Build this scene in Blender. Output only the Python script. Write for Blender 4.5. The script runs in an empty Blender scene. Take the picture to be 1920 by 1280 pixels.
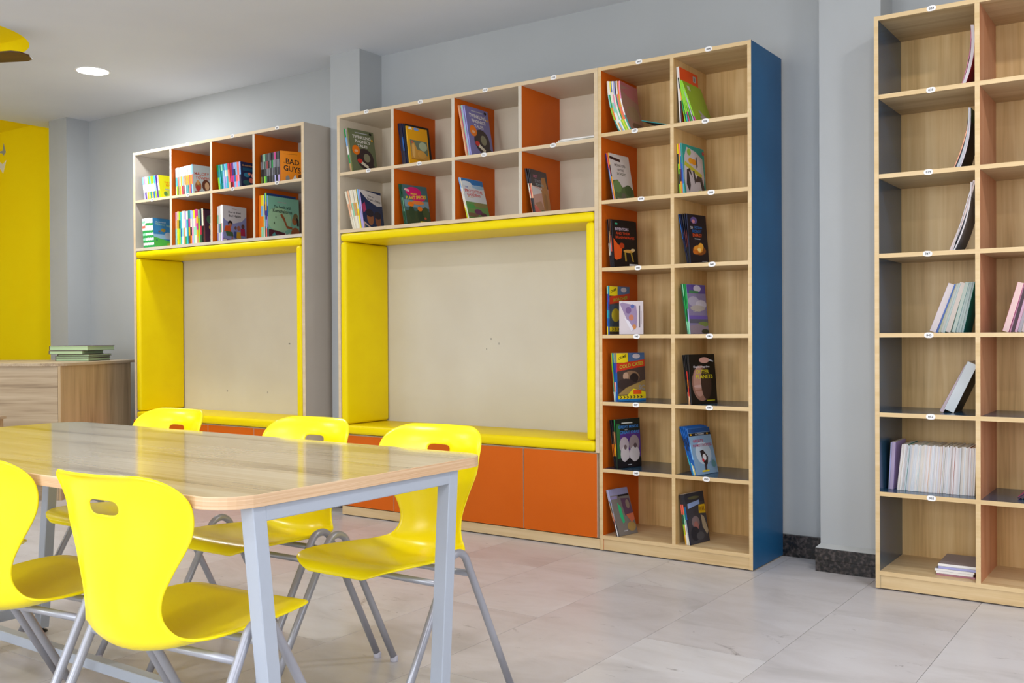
import bpy, bmesh, math, random
from mathutils import Vector, Matrix
R = random.Random(7)
PI = math.pi
scn = bpy.context.scene
COL = scn.collection

# ---------------------------------------------------------------- camera
cam_d = bpy.data.cameras.new('camera'); cam = bpy.data.objects.new('camera', cam_d); COL.objects.link(cam)
cam_d.sensor_width = 36.0; cam_d.lens = 1854.4 / 1920 * 36; cam_d.clip_start = 0.05
_yaw, _pit, _rol = 0.6105, -0.006215, -0.005393
_f = Vector((-math.sin(_yaw)*math.cos(_pit), math.cos(_yaw)*math.cos(_pit), math.sin(_pit)))
_r = Vector((math.cos(_yaw), math.sin(_yaw), 0)); _u = _r.cross(_f)
_r2 = _r*math.cos(_rol)+_u*math.sin(_rol); _u2 = -_r*math.sin(_rol)+_u*math.cos(_rol)
cam.matrix_world = Matrix(((_r2.x, _u2.x, -_f.x, 1.671), (_r2.y, _u2.y, -_f.y, -4.279), (_r2.z, _u2.z, -_f.z, 1.074), (0, 0, 0, 1)))
scn.camera = cam

# ---------------------------------------------------------------- world, lights, exposure
wd = bpy.data.worlds.new('world'); scn.world = wd; wd.use_nodes = True
wd.node_tree.nodes['Background'].inputs[0].default_value = (0.80, 0.90, 1.0, 1)
wd.node_tree.nodes['Background'].inputs[1].default_value = 2.0
scn.view_settings.view_transform = 'Standard'; scn.view_settings.look = 'None'
scn.view_settings.exposure = 0.10; scn.view_settings.gamma = 1.0; scn.view_settings.use_curve_mapping = False

def area_light(name, loc, rot, sx, sy, power, col):
    d = bpy.data.lights.new(name, 'AREA'); d.shape = 'RECTANGLE'; d.size = sx; d.size_y = sy; d.energy = power; d.color = col
    o = bpy.data.objects.new(name, d); COL.objects.link(o); o.location = loc; o.rotation_euler = rot
    return o
# daylight through the three windows of the wall behind the camera and the one in the right wall
for wx, wp in ((-4.6, 5), (-1.2, 88), (2.2, 74)):
    area_light('window_daylight', (wx, -7.02, 1.65), (math.radians(90), 0, 0), 2.2, 1.9, wp, (0.90, 0.95, 1.0))
area_light('window_daylight', (4.62, -3.2, 1.65), (math.radians(90), 0, math.radians(90)), 2.2, 1.9, 24, (0.90, 0.95, 1.0))

LIGHT_POS = [(-4.4, -0.463), (-4.4, -2.9), (-4.4, -5.3), (-1.4, -2.9), (-1.4, -5.3), (1.6, -1.1), (1.6, -2.9), (1.6, -5.3), (-7.4, -2.9), (-7.4, -5.3), (3.6, -1.1)]
LIGHT_W = 15

# ---------------------------------------------------------------- materials
def lin(h):
    h = h.lstrip('#'); o = []
    for i in (0, 2, 4):
        c = int(h[i:i+2], 16)/255
        o.append(c/12.92 if c <= 0.04045 else ((c+0.055)/1.055)**2.4)
    return tuple(o)
def base_mat(name, hexc, rough=0.5, spec=0.5, metal=0.0):
    m = bpy.data.materials.new(name); m.use_nodes = True
    b = m.node_tree.nodes['Principled BSDF']
    b.inputs['Base Color'].default_value = (*lin(hexc), 1); b.inputs['Roughness'].default_value = rough
    b.inputs['Specular IOR Level'].default_value = spec; b.inputs['Metallic'].default_value = metal
    return m
def nodes(m): return m.node_tree.nodes, m.node_tree.links, m.node_tree.nodes['Principled BSDF']
def noise_mat(name, c1, c2, scale, rough=0.5, spec=0.5, detail=4, bump=0.0, lo=0.35, hi=0.65):
    m = base_mat(name, c1, rough, spec); N, L, b = nodes(m)
    tc = N.new('ShaderNodeTexCoord'); mp = N.new('ShaderNodeMapping'); nz = N.new('ShaderNodeTexNoise'); cr = N.new('ShaderNodeValToRGB')
    mp.inputs['Scale'].default_value = scale if isinstance(scale, tuple) else (scale,)*3
    nz.inputs['Scale'].default_value = 1.0; nz.inputs['Detail'].default_value = detail
    L.new(tc.outputs['Object'], mp.inputs[0]); L.new(mp.outputs[0], nz.inputs['Vector']); L.new(nz.outputs['Fac'], cr.inputs[0])
    cr.color_ramp.elements[0].position = lo; cr.color_ramp.elements[1].position = hi
    cr.color_ramp.elements[0].color = (*lin(c1), 1); cr.color_ramp.elements[1].color = (*lin(c2), 1)
    L.new(cr.outputs[0], b.inputs['Base Color'])
    if bump:
        bp = N.new('ShaderNodeBump'); bp.inputs['Strength'].default_value = bump; bp.inputs['Distance'].default_value = 0.002
        L.new(nz.outputs['Fac'], bp.inputs['Height']); L.new(bp.outputs[0], b.inputs['Normal'])
    return m
def wood_mat(name, dark, mid, light, axis, rough=0.4, spec=0.4, s=1.0, coat=0.0):
    """laminate: long streaks along AXIS (0 x, 1 y, 2 z)"""
    m = base_mat(name, mid, rough, spec); N, L, b = nodes(m)
    tc = N.new('ShaderNodeTexCoord'); mp = N.new('ShaderNodeMapping'); mp2 = N.new('ShaderNodeMapping')
    n1 = N.new('ShaderNodeTexNoise'); n2 = N.new('ShaderNodeTexNoise'); cr = N.new('ShaderNodeValToRGB'); mx = N.new('ShaderNodeMath')
    a = [16*s, 16*s, 16*s]; a[axis] = 0.9*s; c = [90*s, 90*s, 90*s]; c[axis] = 3.0*s
    mp.inputs['Scale'].default_value = a; mp2.inputs['Scale'].default_value = c
    for n, d in ((n1, 5), (n2, 3)): n.inputs['Scale'].default_value = 1; n.inputs['Detail'].default_value = d
    n1.inputs['Distortion'].default_value = 0.5
    L.new(tc.outputs['Object'], mp.inputs[0]); L.new(tc.outputs['Object'], mp2.inputs[0])
    L.new(mp.outputs[0], n1.inputs['Vector']); L.new(mp2.outputs[0], n2.inputs['Vector'])
    mx.operation = 'MULTIPLY_ADD'; mx.inputs[1].default_value = 0.35; L.new(n2.outputs['Fac'], mx.inputs[0]); 
    m2 = N.new('ShaderNodeMath'); m2.operation = 'MULTIPLY'; m2.inputs[1].default_value = 0.75; L.new(n1.outputs['Fac'], m2.inputs[0]); L.new(m2.outputs[0], mx.inputs[2])
    L.new(mx.outputs[0], cr.inputs[0]); e = cr.color_ramp.elements
    e[0].position = 0.36; e[0].color = (*lin(dark), 1); e[1].position = 0.70; e[1].color = (*lin(light), 1)
    k = e.new(0.50); k.color = (*lin(mid), 1)
    L.new(cr.outputs[0], b.inputs['Base Color'])
    b.inputs['Coat Weight'].default_value = coat; b.inputs['Coat Roughness'].default_value = 0.06
    return m

M = {}
M['wall'] = noise_mat('wall_paint_grey', '#b0b2b3', '#b5b7b8', 1.5, 0.85, 0.2)
M['ceil'] = noise_mat('ceiling_paint', '#dde1e8', '#e2e6ec', 1.2, 0.9, 0.15)
M['yellow_wall'] = noise_mat('wall_paint_yellow', '#ffe400', '#ffe806', 2.0, 0.8, 0.2)
M['grout'] = base_mat('floor_joint', '#c2bdba', 0.8)
M['granite'] = noise_mat('black_granite', '#141314', '#5a504e', 70, 0.25, 0.5, 6, 0, 0.42, 0.80)
M['sill'] = noise_mat('skirting_plaster', '#b9bbba', '#c2c4c3', 6, 0.8, 0.2)
M['oak_v'] = wood_mat('oak_laminate_upright', '#c0965a', '#d8af72', '#e6c288', 2, 0.42)
M['oak_h'] = wood_mat('oak_laminate_level', '#c0a070', '#d3b586', '#e0c79d', 0, 0.42)
M['oak_edge'] = wood_mat('oak_edge_band', '#cfae7c', '#d8b988', '#e0c498', 0, 0.42)
M['oak_desk'] = wood_mat('oak_laminate_desk', '#8f7960', '#b8a184', '#cdb99c', 0, 0.45)
M['oak_deskv'] = wood_mat('oak_laminate_desk_end', '#a58a68', '#c2a57e', '#d3b78f', 2, 0.45)
M['table'] = wood_mat('table_laminate', '#8a7252', '#c6b08a', '#d9c7a6', 0, 0.10, 0.45, 0.8, 0.25)
M['ply'] = noise_mat('table_edge_ply', '#cfa47c', '#e2c19c', (3, 3, 420), 0.4, 0.4, 2)
M['beige'] = noise_mat('beige_laminate', '#d6c8b2', '#dbcdb8', 3, 0.5, 0.4)
M['beige_edge'] = wood_mat('beige_edge_band', '#d2b892', '#d8c09c', '#dec8a8', 0, 0.42)
M['grey_edge'] = base_mat('grey_edge_band', '#cfc4b3', 0.45)
M['greige'] = noise_mat('greige_laminate', '#b9aea2', '#beb4a8', 3, 0.5, 0.4)
M['niche'] = noise_mat('niche_board', '#cdc4b4', '#d2cabb', 2.5, 0.6, 0.3)
M['orange'] = noise_mat('orange_laminate', '#d2600c', '#d66412', 3, 0.45, 0.2)
M['door_edge'] = base_mat('door_edge_band', '#ddc7b4', 0.45)
M['blue'] = noise_mat('blue_laminate', '#145480', '#185a88', 4, 0.36, 0.25)
M['blue_dark'] = noise_mat('blue_laminate_shelf_and_shade', '#26465f', '#2b4d67', 4, 0.22, 0.5)  # blue shelf tops; also used as painted shade on one inner side
M['oak_warm_light'] = wood_mat('oak_laminate_warm_reflection', '#bf7a56', '#cf8d68', '#daa07d', 2, 0.4)  # oak divider face with warm reflected light painted into its colour
M['vinyl'] = noise_mat('yellow_vinyl', '#f2d600', '#f6dc02', 5, 0.42, 0.18, 3, 0.15)
M['chair'] = noise_mat('yellow_plastic', '#ffe600', '#ffea05', 5, 0.26, 0.5)
M['steel'] = base_mat('grey_powder_coat', '#a9a9b2', 0.3, 0.6, 0.25)
M['steel_w'] = base_mat('pale_powder_coat', '#aeb4c0', 0.35, 0.5)
M['cap'] = base_mat('plastic_glide', '#c9c6d2', 0.4)
M['black'] = base_mat('black_rubber', '#151515', 0.5)
M['tag'] = base_mat('white_tag', '#f4f1f0', 0.5)
M['ink'] = base_mat('tag_ink', '#2a2626', 0.6)
M['fan'] = noise_mat('brown_fan_blade', '#4a2c12', '#5a3818', (3, 30, 30), 0.4)
M['fan_metal'] = base_mat('fan_metal', '#8a6a40', 0.35, 0.5, 0.6)
M['white_trim'] = base_mat('white_trim', '#f2f2f0', 0.5)
M['decal_grey'] = base_mat('grey_decal', '#9aa0a6', 0.6)
M['decal_white'] = base_mat('white_decal', '#eceae6', 0.6)
M['leather'] = noise_mat('brown_book_cloth', '#5a4a46', '#64524d', 40, 0.6)
M['page_green'] = noise_mat('pale_green_pages', '#b9d4a4', '#c6deb2', (2, 2, 300), 0.8)
M['marks'] = base_mat('pencil_mark', '#8a857c', 0.8)
# emissive lamp
lm = base_mat('lamp_diffuser', '#ffffff', 0.4); lm.node_tree.nodes['Principled BSDF'].inputs['Emission Color'].default_value = (0.95, 0.98, 1, 1)
lm.node_tree.nodes['Principled BSDF'].inputs['Emission Strength'].default_value = 9.0; M['lamp'] = lm
# glass
gm = base_mat('window_glass', '#ffffff', 0.02); gm.node_tree.nodes['Principled BSDF'].inputs['Transmission Weight'].default_value = 1.0; M['glass'] = gm
# marble tiles
def marble():
    m = base_mat('marble_tile', '#cfcac6', 0.3, 0.4); N, L, b = nodes(m)
    tc = N.new('ShaderNodeTexCoord'); oi = N.new('ShaderNodeObjectInfo'); cm = N.new('ShaderNodeCombineXYZ'); ad = N.new('ShaderNodeVectorMath'); ad.operation = 'ADD'
    ml = N.new('ShaderNodeMath'); ml.operation = 'MULTIPLY'; ml.inputs[1].default_value = 37.0
    L.new(oi.outputs['Random'], ml.inputs[0]); L.new(ml.outputs[0], cm.inputs[0]); L.new(ml.outputs[0], cm.inputs[2])
    L.new(tc.outputs['Object'], ad.inputs[0]); L.new(cm.outputs[0], ad.inputs[1])
    mp = N.new('ShaderNodeMapping'); mp.inputs['Rotation'].default_value = (0, 0, 0.5); mp.inputs['Scale'].default_value = (2.2, 5.2, 1); L.new(ad.outputs[0], mp.inputs[0])
    n1 = N.new('ShaderNodeTexNoise'); n1.inputs['Scale'].default_value = 1.1; n1.inputs['Detail'].default_value = 7; n1.inputs['Roughness'].default_value = 0.62; n1.inputs['Distortion'].default_value = 1.0
    n2 = N.new('ShaderNodeTexNoise'); n2.inputs['Scale'].default_value = 1.7; n2.inputs['Detail'].default_value = 6; n2.inputs['Roughness'].default_value = 0.7; n2.inputs['Distortion'].default_value = 1.5
    L.new(mp.outputs[0], n1.inputs['Vector']); L.new(mp.outputs[0], n2.inputs['Vector'])
    c1 = N.new('ShaderNodeValToRGB'); e = c1.color_ramp.elements
    e[0].position = 0.30; e[0].color = (*lin('#c2bebd'), 1); e[1].position = 0.62; e[1].color = (*lin('#d5d2d3'), 1); k = e.new(0.47); k.color = (*lin('#cfcbcb'), 1)
    c2 = N.new('ShaderNodeValToRGB'); e = c2.color_ramp.elements
    e[0].position = 0.27; e[0].color = (*lin('#7f7876'), 1); e[1].position = 0.37; e[1].color = (1, 1, 1, 1)
    L.new(n1.outputs['Fac'], c1.inputs[0]); L.new(n2.outputs['Fac'], c2.inputs[0])
    mx = N.new('ShaderNodeMix'); mx.data_type = 'RGBA'; mx.blend_type = 'MULTIPLY'; mx.inputs[0].default_value = 0.8
    L.new(c1.outputs[0], mx.inputs[6]); L.new(c2.outputs[0], mx.inputs[7])
    # a slight tint per tile
    t = N.new('ShaderNodeValToRGB'); t.color_ramp.elements[0].color = (*lin('#f3f0f0'), 1); t.color_ramp.elements[1].color = (1, 1, 1, 1); L.new(oi.outputs['Random'], t.inputs[0])
    m3 = N.new('ShaderNodeMix'); m3.data_type = 'RGBA'; m3.blend_type = 'MULTIPLY'; m3.inputs[0].default_value = 1.0
    L.new(mx.outputs[2], m3.inputs[6]); L.new(t.outputs[0], m3.inputs[7]); L.new(m3.outputs[2], b.inputs['Base Color'])
    return m
M['marble'] = marble()
# printed paper: the colour is stored per face corner
pm = base_mat('printed_paper', '#ffffff', 0.42, 0.4); N_, L_, b_ = nodes(pm)
at = N_.new('ShaderNodeAttribute'); at.attribute_name = 'ink'; L_.new(at.outputs['Color'], b_.inputs['Base Color']); M['print'] = pm

# ---------------------------------------------------------------- mesh helpers
def obj(name, me, parent=None, loc=None, rot=None):
    o = bpy.data.objects.new(name, me); COL.objects.link(o)
    if parent is not None: o.parent = parent
    if loc is not None: o.location = loc
    if rot is not None: o.rotation_euler = rot
    return o
def to_mesh(bm, name, mats, smooth=False):
    bmesh.ops.recalc_face_normals(bm, faces=bm.faces[:])
    me = bpy.data.meshes.new(name); bm.to_mesh(me); bm.free()
    for m in mats: me.materials.append(M[m] if isinstance(m, str) else m)
    if smooth:
        for p in me.polygons: p.use_smooth = True
    return me
def add_box(bm, x0, y0, z0, x1, y1, z1, mi=0, face_mi=None):
    """face_mi: {'-x':i,'+x':i,'-y':..,'+y':..,'-z':..,'+z':..}"""
    v = [bm.verts.new(p) for p in ((x0, y0, z0), (x1, y0, z0), (x1, y1, z0), (x0, y1, z0), (x0, y0, z1), (x1, y0, z1), (x1, y1, z1), (x0, y1, z1))]
    F = {'-z': (0, 3, 2, 1), '+z': (4, 5, 6, 7), '-y': (0, 1, 5, 4), '+x': (1, 2, 6, 5), '+y': (2, 3, 7, 6), '-x': (3, 0, 4, 7)}
    for k, ix in F.items():
        f = bm.faces.new([v[i] for i in ix]); f.material_index = (face_mi or {}).get(k, mi)
def box(name, parent, x0, y0, z0, x1, y1, z1, mats, face_mi=None, bevel=0.0, seg=2, smooth=False):
    bm = bmesh.new(); add_box(bm, x0, y0, z0, x1, y1, z1, 0, face_mi)
    if bevel: bmesh.ops.bevel(bm, geom=bm.edges[:], offset=bevel, segments=seg, profile=0.5, affect='EDGES')
    return obj(name, to_mesh(bm, name, mats if isinstance(mats, (list, tuple)) else [mats], smooth), parent)
def tag(o, label, cat, group=None):
    o['label'] = label; o['category'] = cat
    if group: o['group'] = group
    return o
def struct(o): o['kind'] = 'structure'; return o
def empty(name, loc, rz=0.0):
    o = bpy.data.objects.new(name, None); COL.objects.link(o); o.location = loc; o.rotation_euler = (0, 0, rz); o.empty_display_size = 0.1; return o
def tube_mesh(name, pts, r, mat, n=12):
    bm = bmesh.new(); rings = []
    for i, p in enumerate(pts):
        p = Vector(p); a = Vector(pts[max(i-1, 0)]); b = Vector(pts[min(i+1, len(pts)-1)]); t = (b-a).normalized()
        s = Vector((1, 0, 0)) if abs(t.x) < 0.9 else Vector((0, 1, 0))
        e1 = t.cross(s).normalized(); e2 = t.cross(e1)
        rings.append([bm.verts.new(p+e1*r*math.cos(2*PI*k/n)+e2*r*math.sin(2*PI*k/n)) for k in range(n)])
    for a, b in zip(rings, rings[1:]):
        for k in range(n): bm.faces.new((a[k], a[(k+1) % n], b[(k+1) % n], b[k])).smooth = True
    bm.faces.new(rings[0][::-1]); bm.faces.new(rings[-1])
    return to_mesh(bm, name, [mat])
def lathe_mesh(name, prof, mat, n=32, smooth=True):
    bm = bmesh.new(); rings = []
    for (r, z) in prof: rings.append([bm.verts.new((r*math.cos(2*PI*k/n), r*math.sin(2*PI*k/n), z)) for k in range(n)])
    for a, b in zip(rings, rings[1:]):
        for k in range(n): bm.faces.new((a[k], a[(k+1) % n], b[(k+1) % n], b[k])).smooth = smooth
    bm.faces.new(rings[0][::-1]); bm.faces.new(rings[-1])
    return to_mesh(bm, name, [mat])
_text_cache = {}
def text_geo(s, bold=0.0):
    """triangulated outline of a line of text, centred, cap height about 1"""
    k = (s, bold)
    if k in _text_cache: return _text_cache[k]
    cu = bpy.data.curves.new('lettering', 'FONT'); cu.body = s; cu.size = 1.0; cu.align_x = 'CENTER'; cu.align_y = 'CENTER'; cu.offset = bold; cu.resolution_u = 2
    cu.fill_mode = 'FRONT'
    o = bpy.data.objects.new('lettering', cu); COL.objects.link(o)
    dg = bpy.context.evaluated_depsgraph_get(); me = bpy.data.meshes.new_from_object(o.evaluated_get(dg))
    vs = [(v.co.x, v.co.y) for v in me.vertices]; fs = [tuple(p.vertices) for p in me.polygons]
    bpy.data.objects.remove(o); bpy.data.curves.remove(cu); bpy.data.meshes.remove(me)
    w = max(x for x, y in vs)-min(x for x, y in vs); h = max(y for x, y in vs)-min(y for x, y in vs)
    cx = (max(x for x, y in vs)+min(x for x, y in vs))/2; cy = (max(y for x, y in vs)+min(y for x, y in vs))/2
    vs = [((x-cx)/w, (y-cy)/h) for x, y in vs]
    _text_cache[k] = (vs, fs); return _text_cache[k]

# ---------------------------------------------------------------- room shell
XL, XR, YF, YB, ZC = -9.6, 4.6, -7.0, 0.41, 2.852
floor = struct(box('floor', None, XL, YF, -0.08, XR, YB+0.15, -0.004, 'grout'))
tw, tl, gap = 0.45, 1.35, 0.0009
tile_me = None
bm = bmesh.new(); add_box(bm, gap, gap, -0.004, tw-gap, tl-gap, 0.0)
tile_me = to_mesh(bm, 'tile', ['marble'])
ix = 0
for i in range(-21, 9):
    x0 = 0.045+i*tw
    off = -0.47 if (i % 2) else -1.145
    for j in range(-5, 2):
        y0 = off+j*tl
        if x0 < XL or x0+tw > XR+0.3 or y0 > YB: continue
        if y0 < YF or y0 < -4.6 and (x0 < -4 or x0 > 2.5) : continue
        y1 = min(y0+tl, YB)
        if y1-y0 > tl-1e-4: t = obj('tile', tile_me, floor, (x0, y0, 0))
        else:
            bm = bmesh.new(); add_box(bm, gap, gap, -0.004, tw-gap, y1-y0-gap, 0.0); t = obj('tile', to_mesh(bm, 'tile', ['marble']), floor, (x0, y0, 0))
        ix += 1
# ceiling with a round recess; it stops at x = -6.36, beyond is a higher yellow ceiling
RX, RY, RR = -4.41, -1.44, 0.48
bm = bmesh.new()
q = 0.6; xs = [-6.36, RX-q, RX+q, XR]; ys = [YF, RY-q, RY+q, YB]
for a in range(3):
    for b in range(3):
        if a == 1 and b == 1: continue
        bm.faces.new([bm.verts.new(p) for p in ((xs[a], ys[b], ZC), (xs[a], ys[b+1], ZC), (xs[a+1], ys[b+1], ZC), (xs[a+1], ys[b], ZC))])
n = 64; ring = []; sq = []
for k in range(n):
    a = 2*PI*k/n; c, s = math.cos(a), math.sin(a); m_ = max(abs(c), abs(s))
    ring.append(bm.verts.new((RX+RR*c, RY+RR*s, ZC))); sq.append(bm.verts.new((RX+q*c/m_, RY+q*s/m_, ZC)))
for k in range(n): bm.faces.new((ring[k], ring[(k+1) % n], sq[(k+1) % n], sq[k]))
vs = [bm.verts.new(p) for p in ((-6.36, YF, ZC), (-6.36, YB, ZC), (-6.36, YB, ZC+0.2), (-6.36, YF, ZC+0.2))]; bm.faces.new(vs)
bmesh.ops.remove_doubles(bm, verts=bm.verts[:], dist=1e-5)
ceiling = struct(obj('ceiling', to_mesh(bm, 'ceiling', ['ceil'])))
for p in ceiling.data.polygons: pass
bm = bmesh.new(); r0 = []; r1 = []
for k in range(n):
    a = 2*PI*k/n; r0.append(bm.verts.new((RX+RR*math.cos(a), RY+RR*math.sin(a), ZC))); r1.append(bm.verts.new((RX+(RR-0.01)*math.cos(a), RY+(RR-0.01)*math.sin(a), ZC+0.085)))
for k in range(n): bm.faces.new((r0[k], r0[(k+1) % n], r1[(k+1) % n], r1[k]))
bm.faces.new(r1)
struct(obj('ceiling_recess', to_mesh(bm, 'ceiling_recess', ['yellow_wall'])))
struct(box('ceiling_yellow', None, XL, YF, 2.93, -6.355, YB, 3.0, 'yellow_wall'))
struct(box('ceiling_slab', None, XL-0.1, YF-0.15, 3.06, XR+0.15, YB+0.15, 3.2, 'ceil'))
struct(box('wall_back', None, -6.10, YB, 0, XR+0.15, YB+0.15, 3.06, 'wall'))
struct(box('wall_back_yellow', None, XL, YB, 0, -6.10, YB+0.15, 3.06, 'yellow_wall'))
struct(box('wall_left', None, XL-0.15, YF-0.15, 0, XL, YB+0.15, 3.06, 'yellow_wall'))
def wall_with_windows(name, along_x, fixed, lo, hi, wins):
    bm = bmesh.new(); z0, z1 = 0.7, 2.6
    def seg(a, b, za, zb):
        if along_x: add_box(bm, a, fixed-0.15, za, b, fixed, zb)
        else: add_box(bm, fixed, a, za, fixed+0.15, b, zb)
    cur = lo
    for (a, b) in wins: seg(cur, a, 0, 3.06); seg(a, b, 0, z0); seg(a, b, z1, 3.06); cur = b
    seg(cur, hi, 0, 3.06)
    w = struct(obj(name, to_mesh(bm, name, ['wall'])))
wall_with_windows('wall_front', True, YF, XL, XR, [(-5.7, -3.5), (-2.3, -0.1), (1.1, 3.3)])
wall_with_windows('wall_right', False, XR, YF-0.15, YB+0.15, [(-4.3, -2.1)])
def window(nm, along_x, fixed, a, b):
    z0, z1, t = 0.7, 2.6, 0.05
    w = struct(empty(nm, (0, 0, 0)))
    def bx(n_, p, q_, za, zb, d0, d1, m):
        if along_x: return box(n_, w, p, fixed-d1, za, q_, fixed-d0, zb, m)
        return box(n_, w, fixed+d0, p, za, fixed+d1, q_, zb, m)
    mid = (a+b)/2
    for (p, q_, za, zb) in ((a, a+t, z0, z1), (b-t, b, z0, z1), (mid-t/2, mid+t/2, z0+t, z1-t), (a+t, b-t, z0, z0+t), (a+t, b-t, z1-t, z1)): bx('window_frame', p, q_, za, zb, 0.06, 0.12, 'white_trim')
    for (p, q_) in ((a+t, mid-t/2), (mid+t/2, b-t)): bx('window_pane', p, q_, z0+t, z1-t, 0.088, 0.094, 'glass')
for i, (a, b) in enumerate([(-5.7, -3.5), (-2.3, -0.1), (1.1, 3.3)]): window('window_%d' % (i+1), True, YF, a, b)
window('window_4', False, XR, -4.3, -2.1)
# pillars
for (a, b) in ((-6.10, -5.845), (-2.864, -2.610), (0.24, 0.511)):
    struct(box('wall_pillar', None, a, 0.21, 0, b, YB, ZC, 'wall'))
# skirting
for (nm, a, b) in (('baseboard_back', -9.5, -6.11), ('baseboard_back', -5.83, -2.88), ('baseboard_back', -2.59, 0.226), ('baseboard_back', 0.525, 4.5)):
    struct(box(nm, None, a, 0.39, 0, b, YB, 0.105, 'granite'))
def pillar_skirt(a, b):
    o = 0.013; w = struct(empty('baseboard_pillar', (0, 0, 0)))
    for (z0, z1, e) in ((0.0, 0.052, 0.0), (0.0535, 0.106, 0.0008)):
        box('skirting_slab', w, a-o, 0.175-e, z0, b+o, 0.21, z1, 'granite')
    bm = bmesh.new()   # sloped plaster fillet on top of the skirting
    v = [bm.verts.new(p) for p in ((a-o, 0.175, 0.106), (b+o, 0.175, 0.106), (b+o, 0.21, 0.106), (a-o, 0.21, 0.106), (a, 0.2095, 0.121), (b, 0.2095, 0.121))]
    for f in ((0, 1, 5, 4), (0, 4, 3), (1, 2, 5), (3, 4, 5, 2), (0, 3, 2, 1)): bm.faces.new([v[i] for i in f])
    obj('skirting_fillet', to_mesh(bm, 'skirting_fillet', ['sill']), w)
pillar_skirt(0.24, 0.511); pillar_skirt(-2.858, -2.612); pillar_skirt(-6.10, -5.845)

# ---------------------------------------------------------------- ceiling lights and fan
ld = bpy.data.lights.new('downlight_lamp', 'AREA'); ld.shape = 'DISK'; ld.size = 0.19; ld.energy = LIGHT_W; ld.color = (1.0, 0.98, 0.96)
lm_ring = lathe_mesh('trim_ring', [(0.100, 0.0), (0.100, -0.004), (0.112, -0.004), (0.114, 0.0)], 'white_trim', 40)
lm_disc = lathe_mesh('diffuser', [(0.0995, 0.0), (0.0995, -0.003)], 'lamp', 40, False)
for i, (x, y) in enumerate(LIGHT_POS):
    t = empty('downlight', (x, y, ZC)); obj('trim_ring', lm_ring, t); obj('diffuser', lm_disc, t)
    if i == 0: tag(t, 'round flush ceiling downlight, lit white, before the bookcase left of the pillar', 'ceiling light')
    else: struct(t)
    if i == 0: l0 = ld.copy(); l0.energy = LIGHT_W*1.7; l0.color = (0.93, 0.97, 1.0)
    lo = bpy.data.objects.new('downlight_lamp', l0 if i == 0 else ld); COL.objects.link(lo); lo.location = (x, y, ZC-0.008)
fan = tag(empty('ceiling_fan', (RX, RY, 2.93)), 'brown bladed ceiling fan hanging below the round yellow ceiling recess', 'ceiling fan')
obj('canopy', lathe_mesh('canopy', [(0.02, -0.06), (0.05, -0.045), (0.065, 0.005)], 'fan_metal'), fan)
obj('downrod', lathe_mesh('downrod', [(0.012, -0.19), (0.012, -0.05)], 'fan_metal', 16), fan)
obj('motor', lathe_mesh('motor', [(0.03, -0.275), (0.085, -0.265), (0.10, -0.235), (0.095, -0.205), (0.05, -0.185), (0.02, -0.18)], 'fan_metal'), fan)
for k in range(3):
    a = math.radians(24+120*k)
    bm = bmesh.new(); pts = [(0.15, -0.055), (0.53, -0.068), (0.575, -0.05), (0.60, 0.0), (0.585, 0.045), (0.54, 0.064), (0.15, 0.055)]
    tb = [bm.verts.new((x, y, 0.004-0.14*y)) for x, y in pts]; bt = [bm.verts.new((x, y, -0.004-0.14*y)) for x, y in pts]
    bm.faces.new(tb); bm.faces.new(bt[::-1])
    for i in range(len(pts)): bm.faces.new((tb[i], bt[i], bt[(i+1) % len(pts)], tb[(i+1) % len(pts)]))
    bl = obj('blade', to_mesh(bm, 'blade', ['fan']), fan, (0, 0, -0.232), (0, 0, a))
    box('blade_iron', bl, 0.085, -0.018, -0.008, 0.2, 0.018, -0.005, 'fan_metal')
# bird shapes on the yellow wall
def decal(name, pts, mat, label):
    bm = bmesh.new(); a = [bm.verts.new((x, 0.4085, z)) for x, z in pts]; b = [bm.verts.new((x, 0.4098, z)) for x, z in pts]
    bm.faces.new(a); bm.faces.new(b[::-1])
    for i in range(len(pts)): bm.faces.new((a[i], b[i], b[(i+1) % len(pts)], a[(i+1) % len(pts)]))
    tag(obj(name, to_mesh(bm, name, [mat])), label, 'wall decal')
decal('bird_decal', [(-7.40, 2.70), (-7.33, 2.755), (-7.24, 2.762), (-7.205, 2.762), (-7.185, 2.829), (-7.15, 2.744), (-7.187, 2.716), (-7.215, 2.742), (-7.25, 2.745), (-7.31, 2.72)], 'decal_grey', 'grey flying bird silhouette on the yellow wall, the upper one')
decal('bird_decal', [(-7.42, 2.69), (-7.33, 2.665), (-7.25, 2.665), (-7.206, 2.64), (-7.142, 2.672), (-7.199, 2.557), (-7.245, 2.60), (-7.30, 2.635)], 'decal_white', 'white flying bird silhouette on the yellow wall, the lower one')

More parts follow.
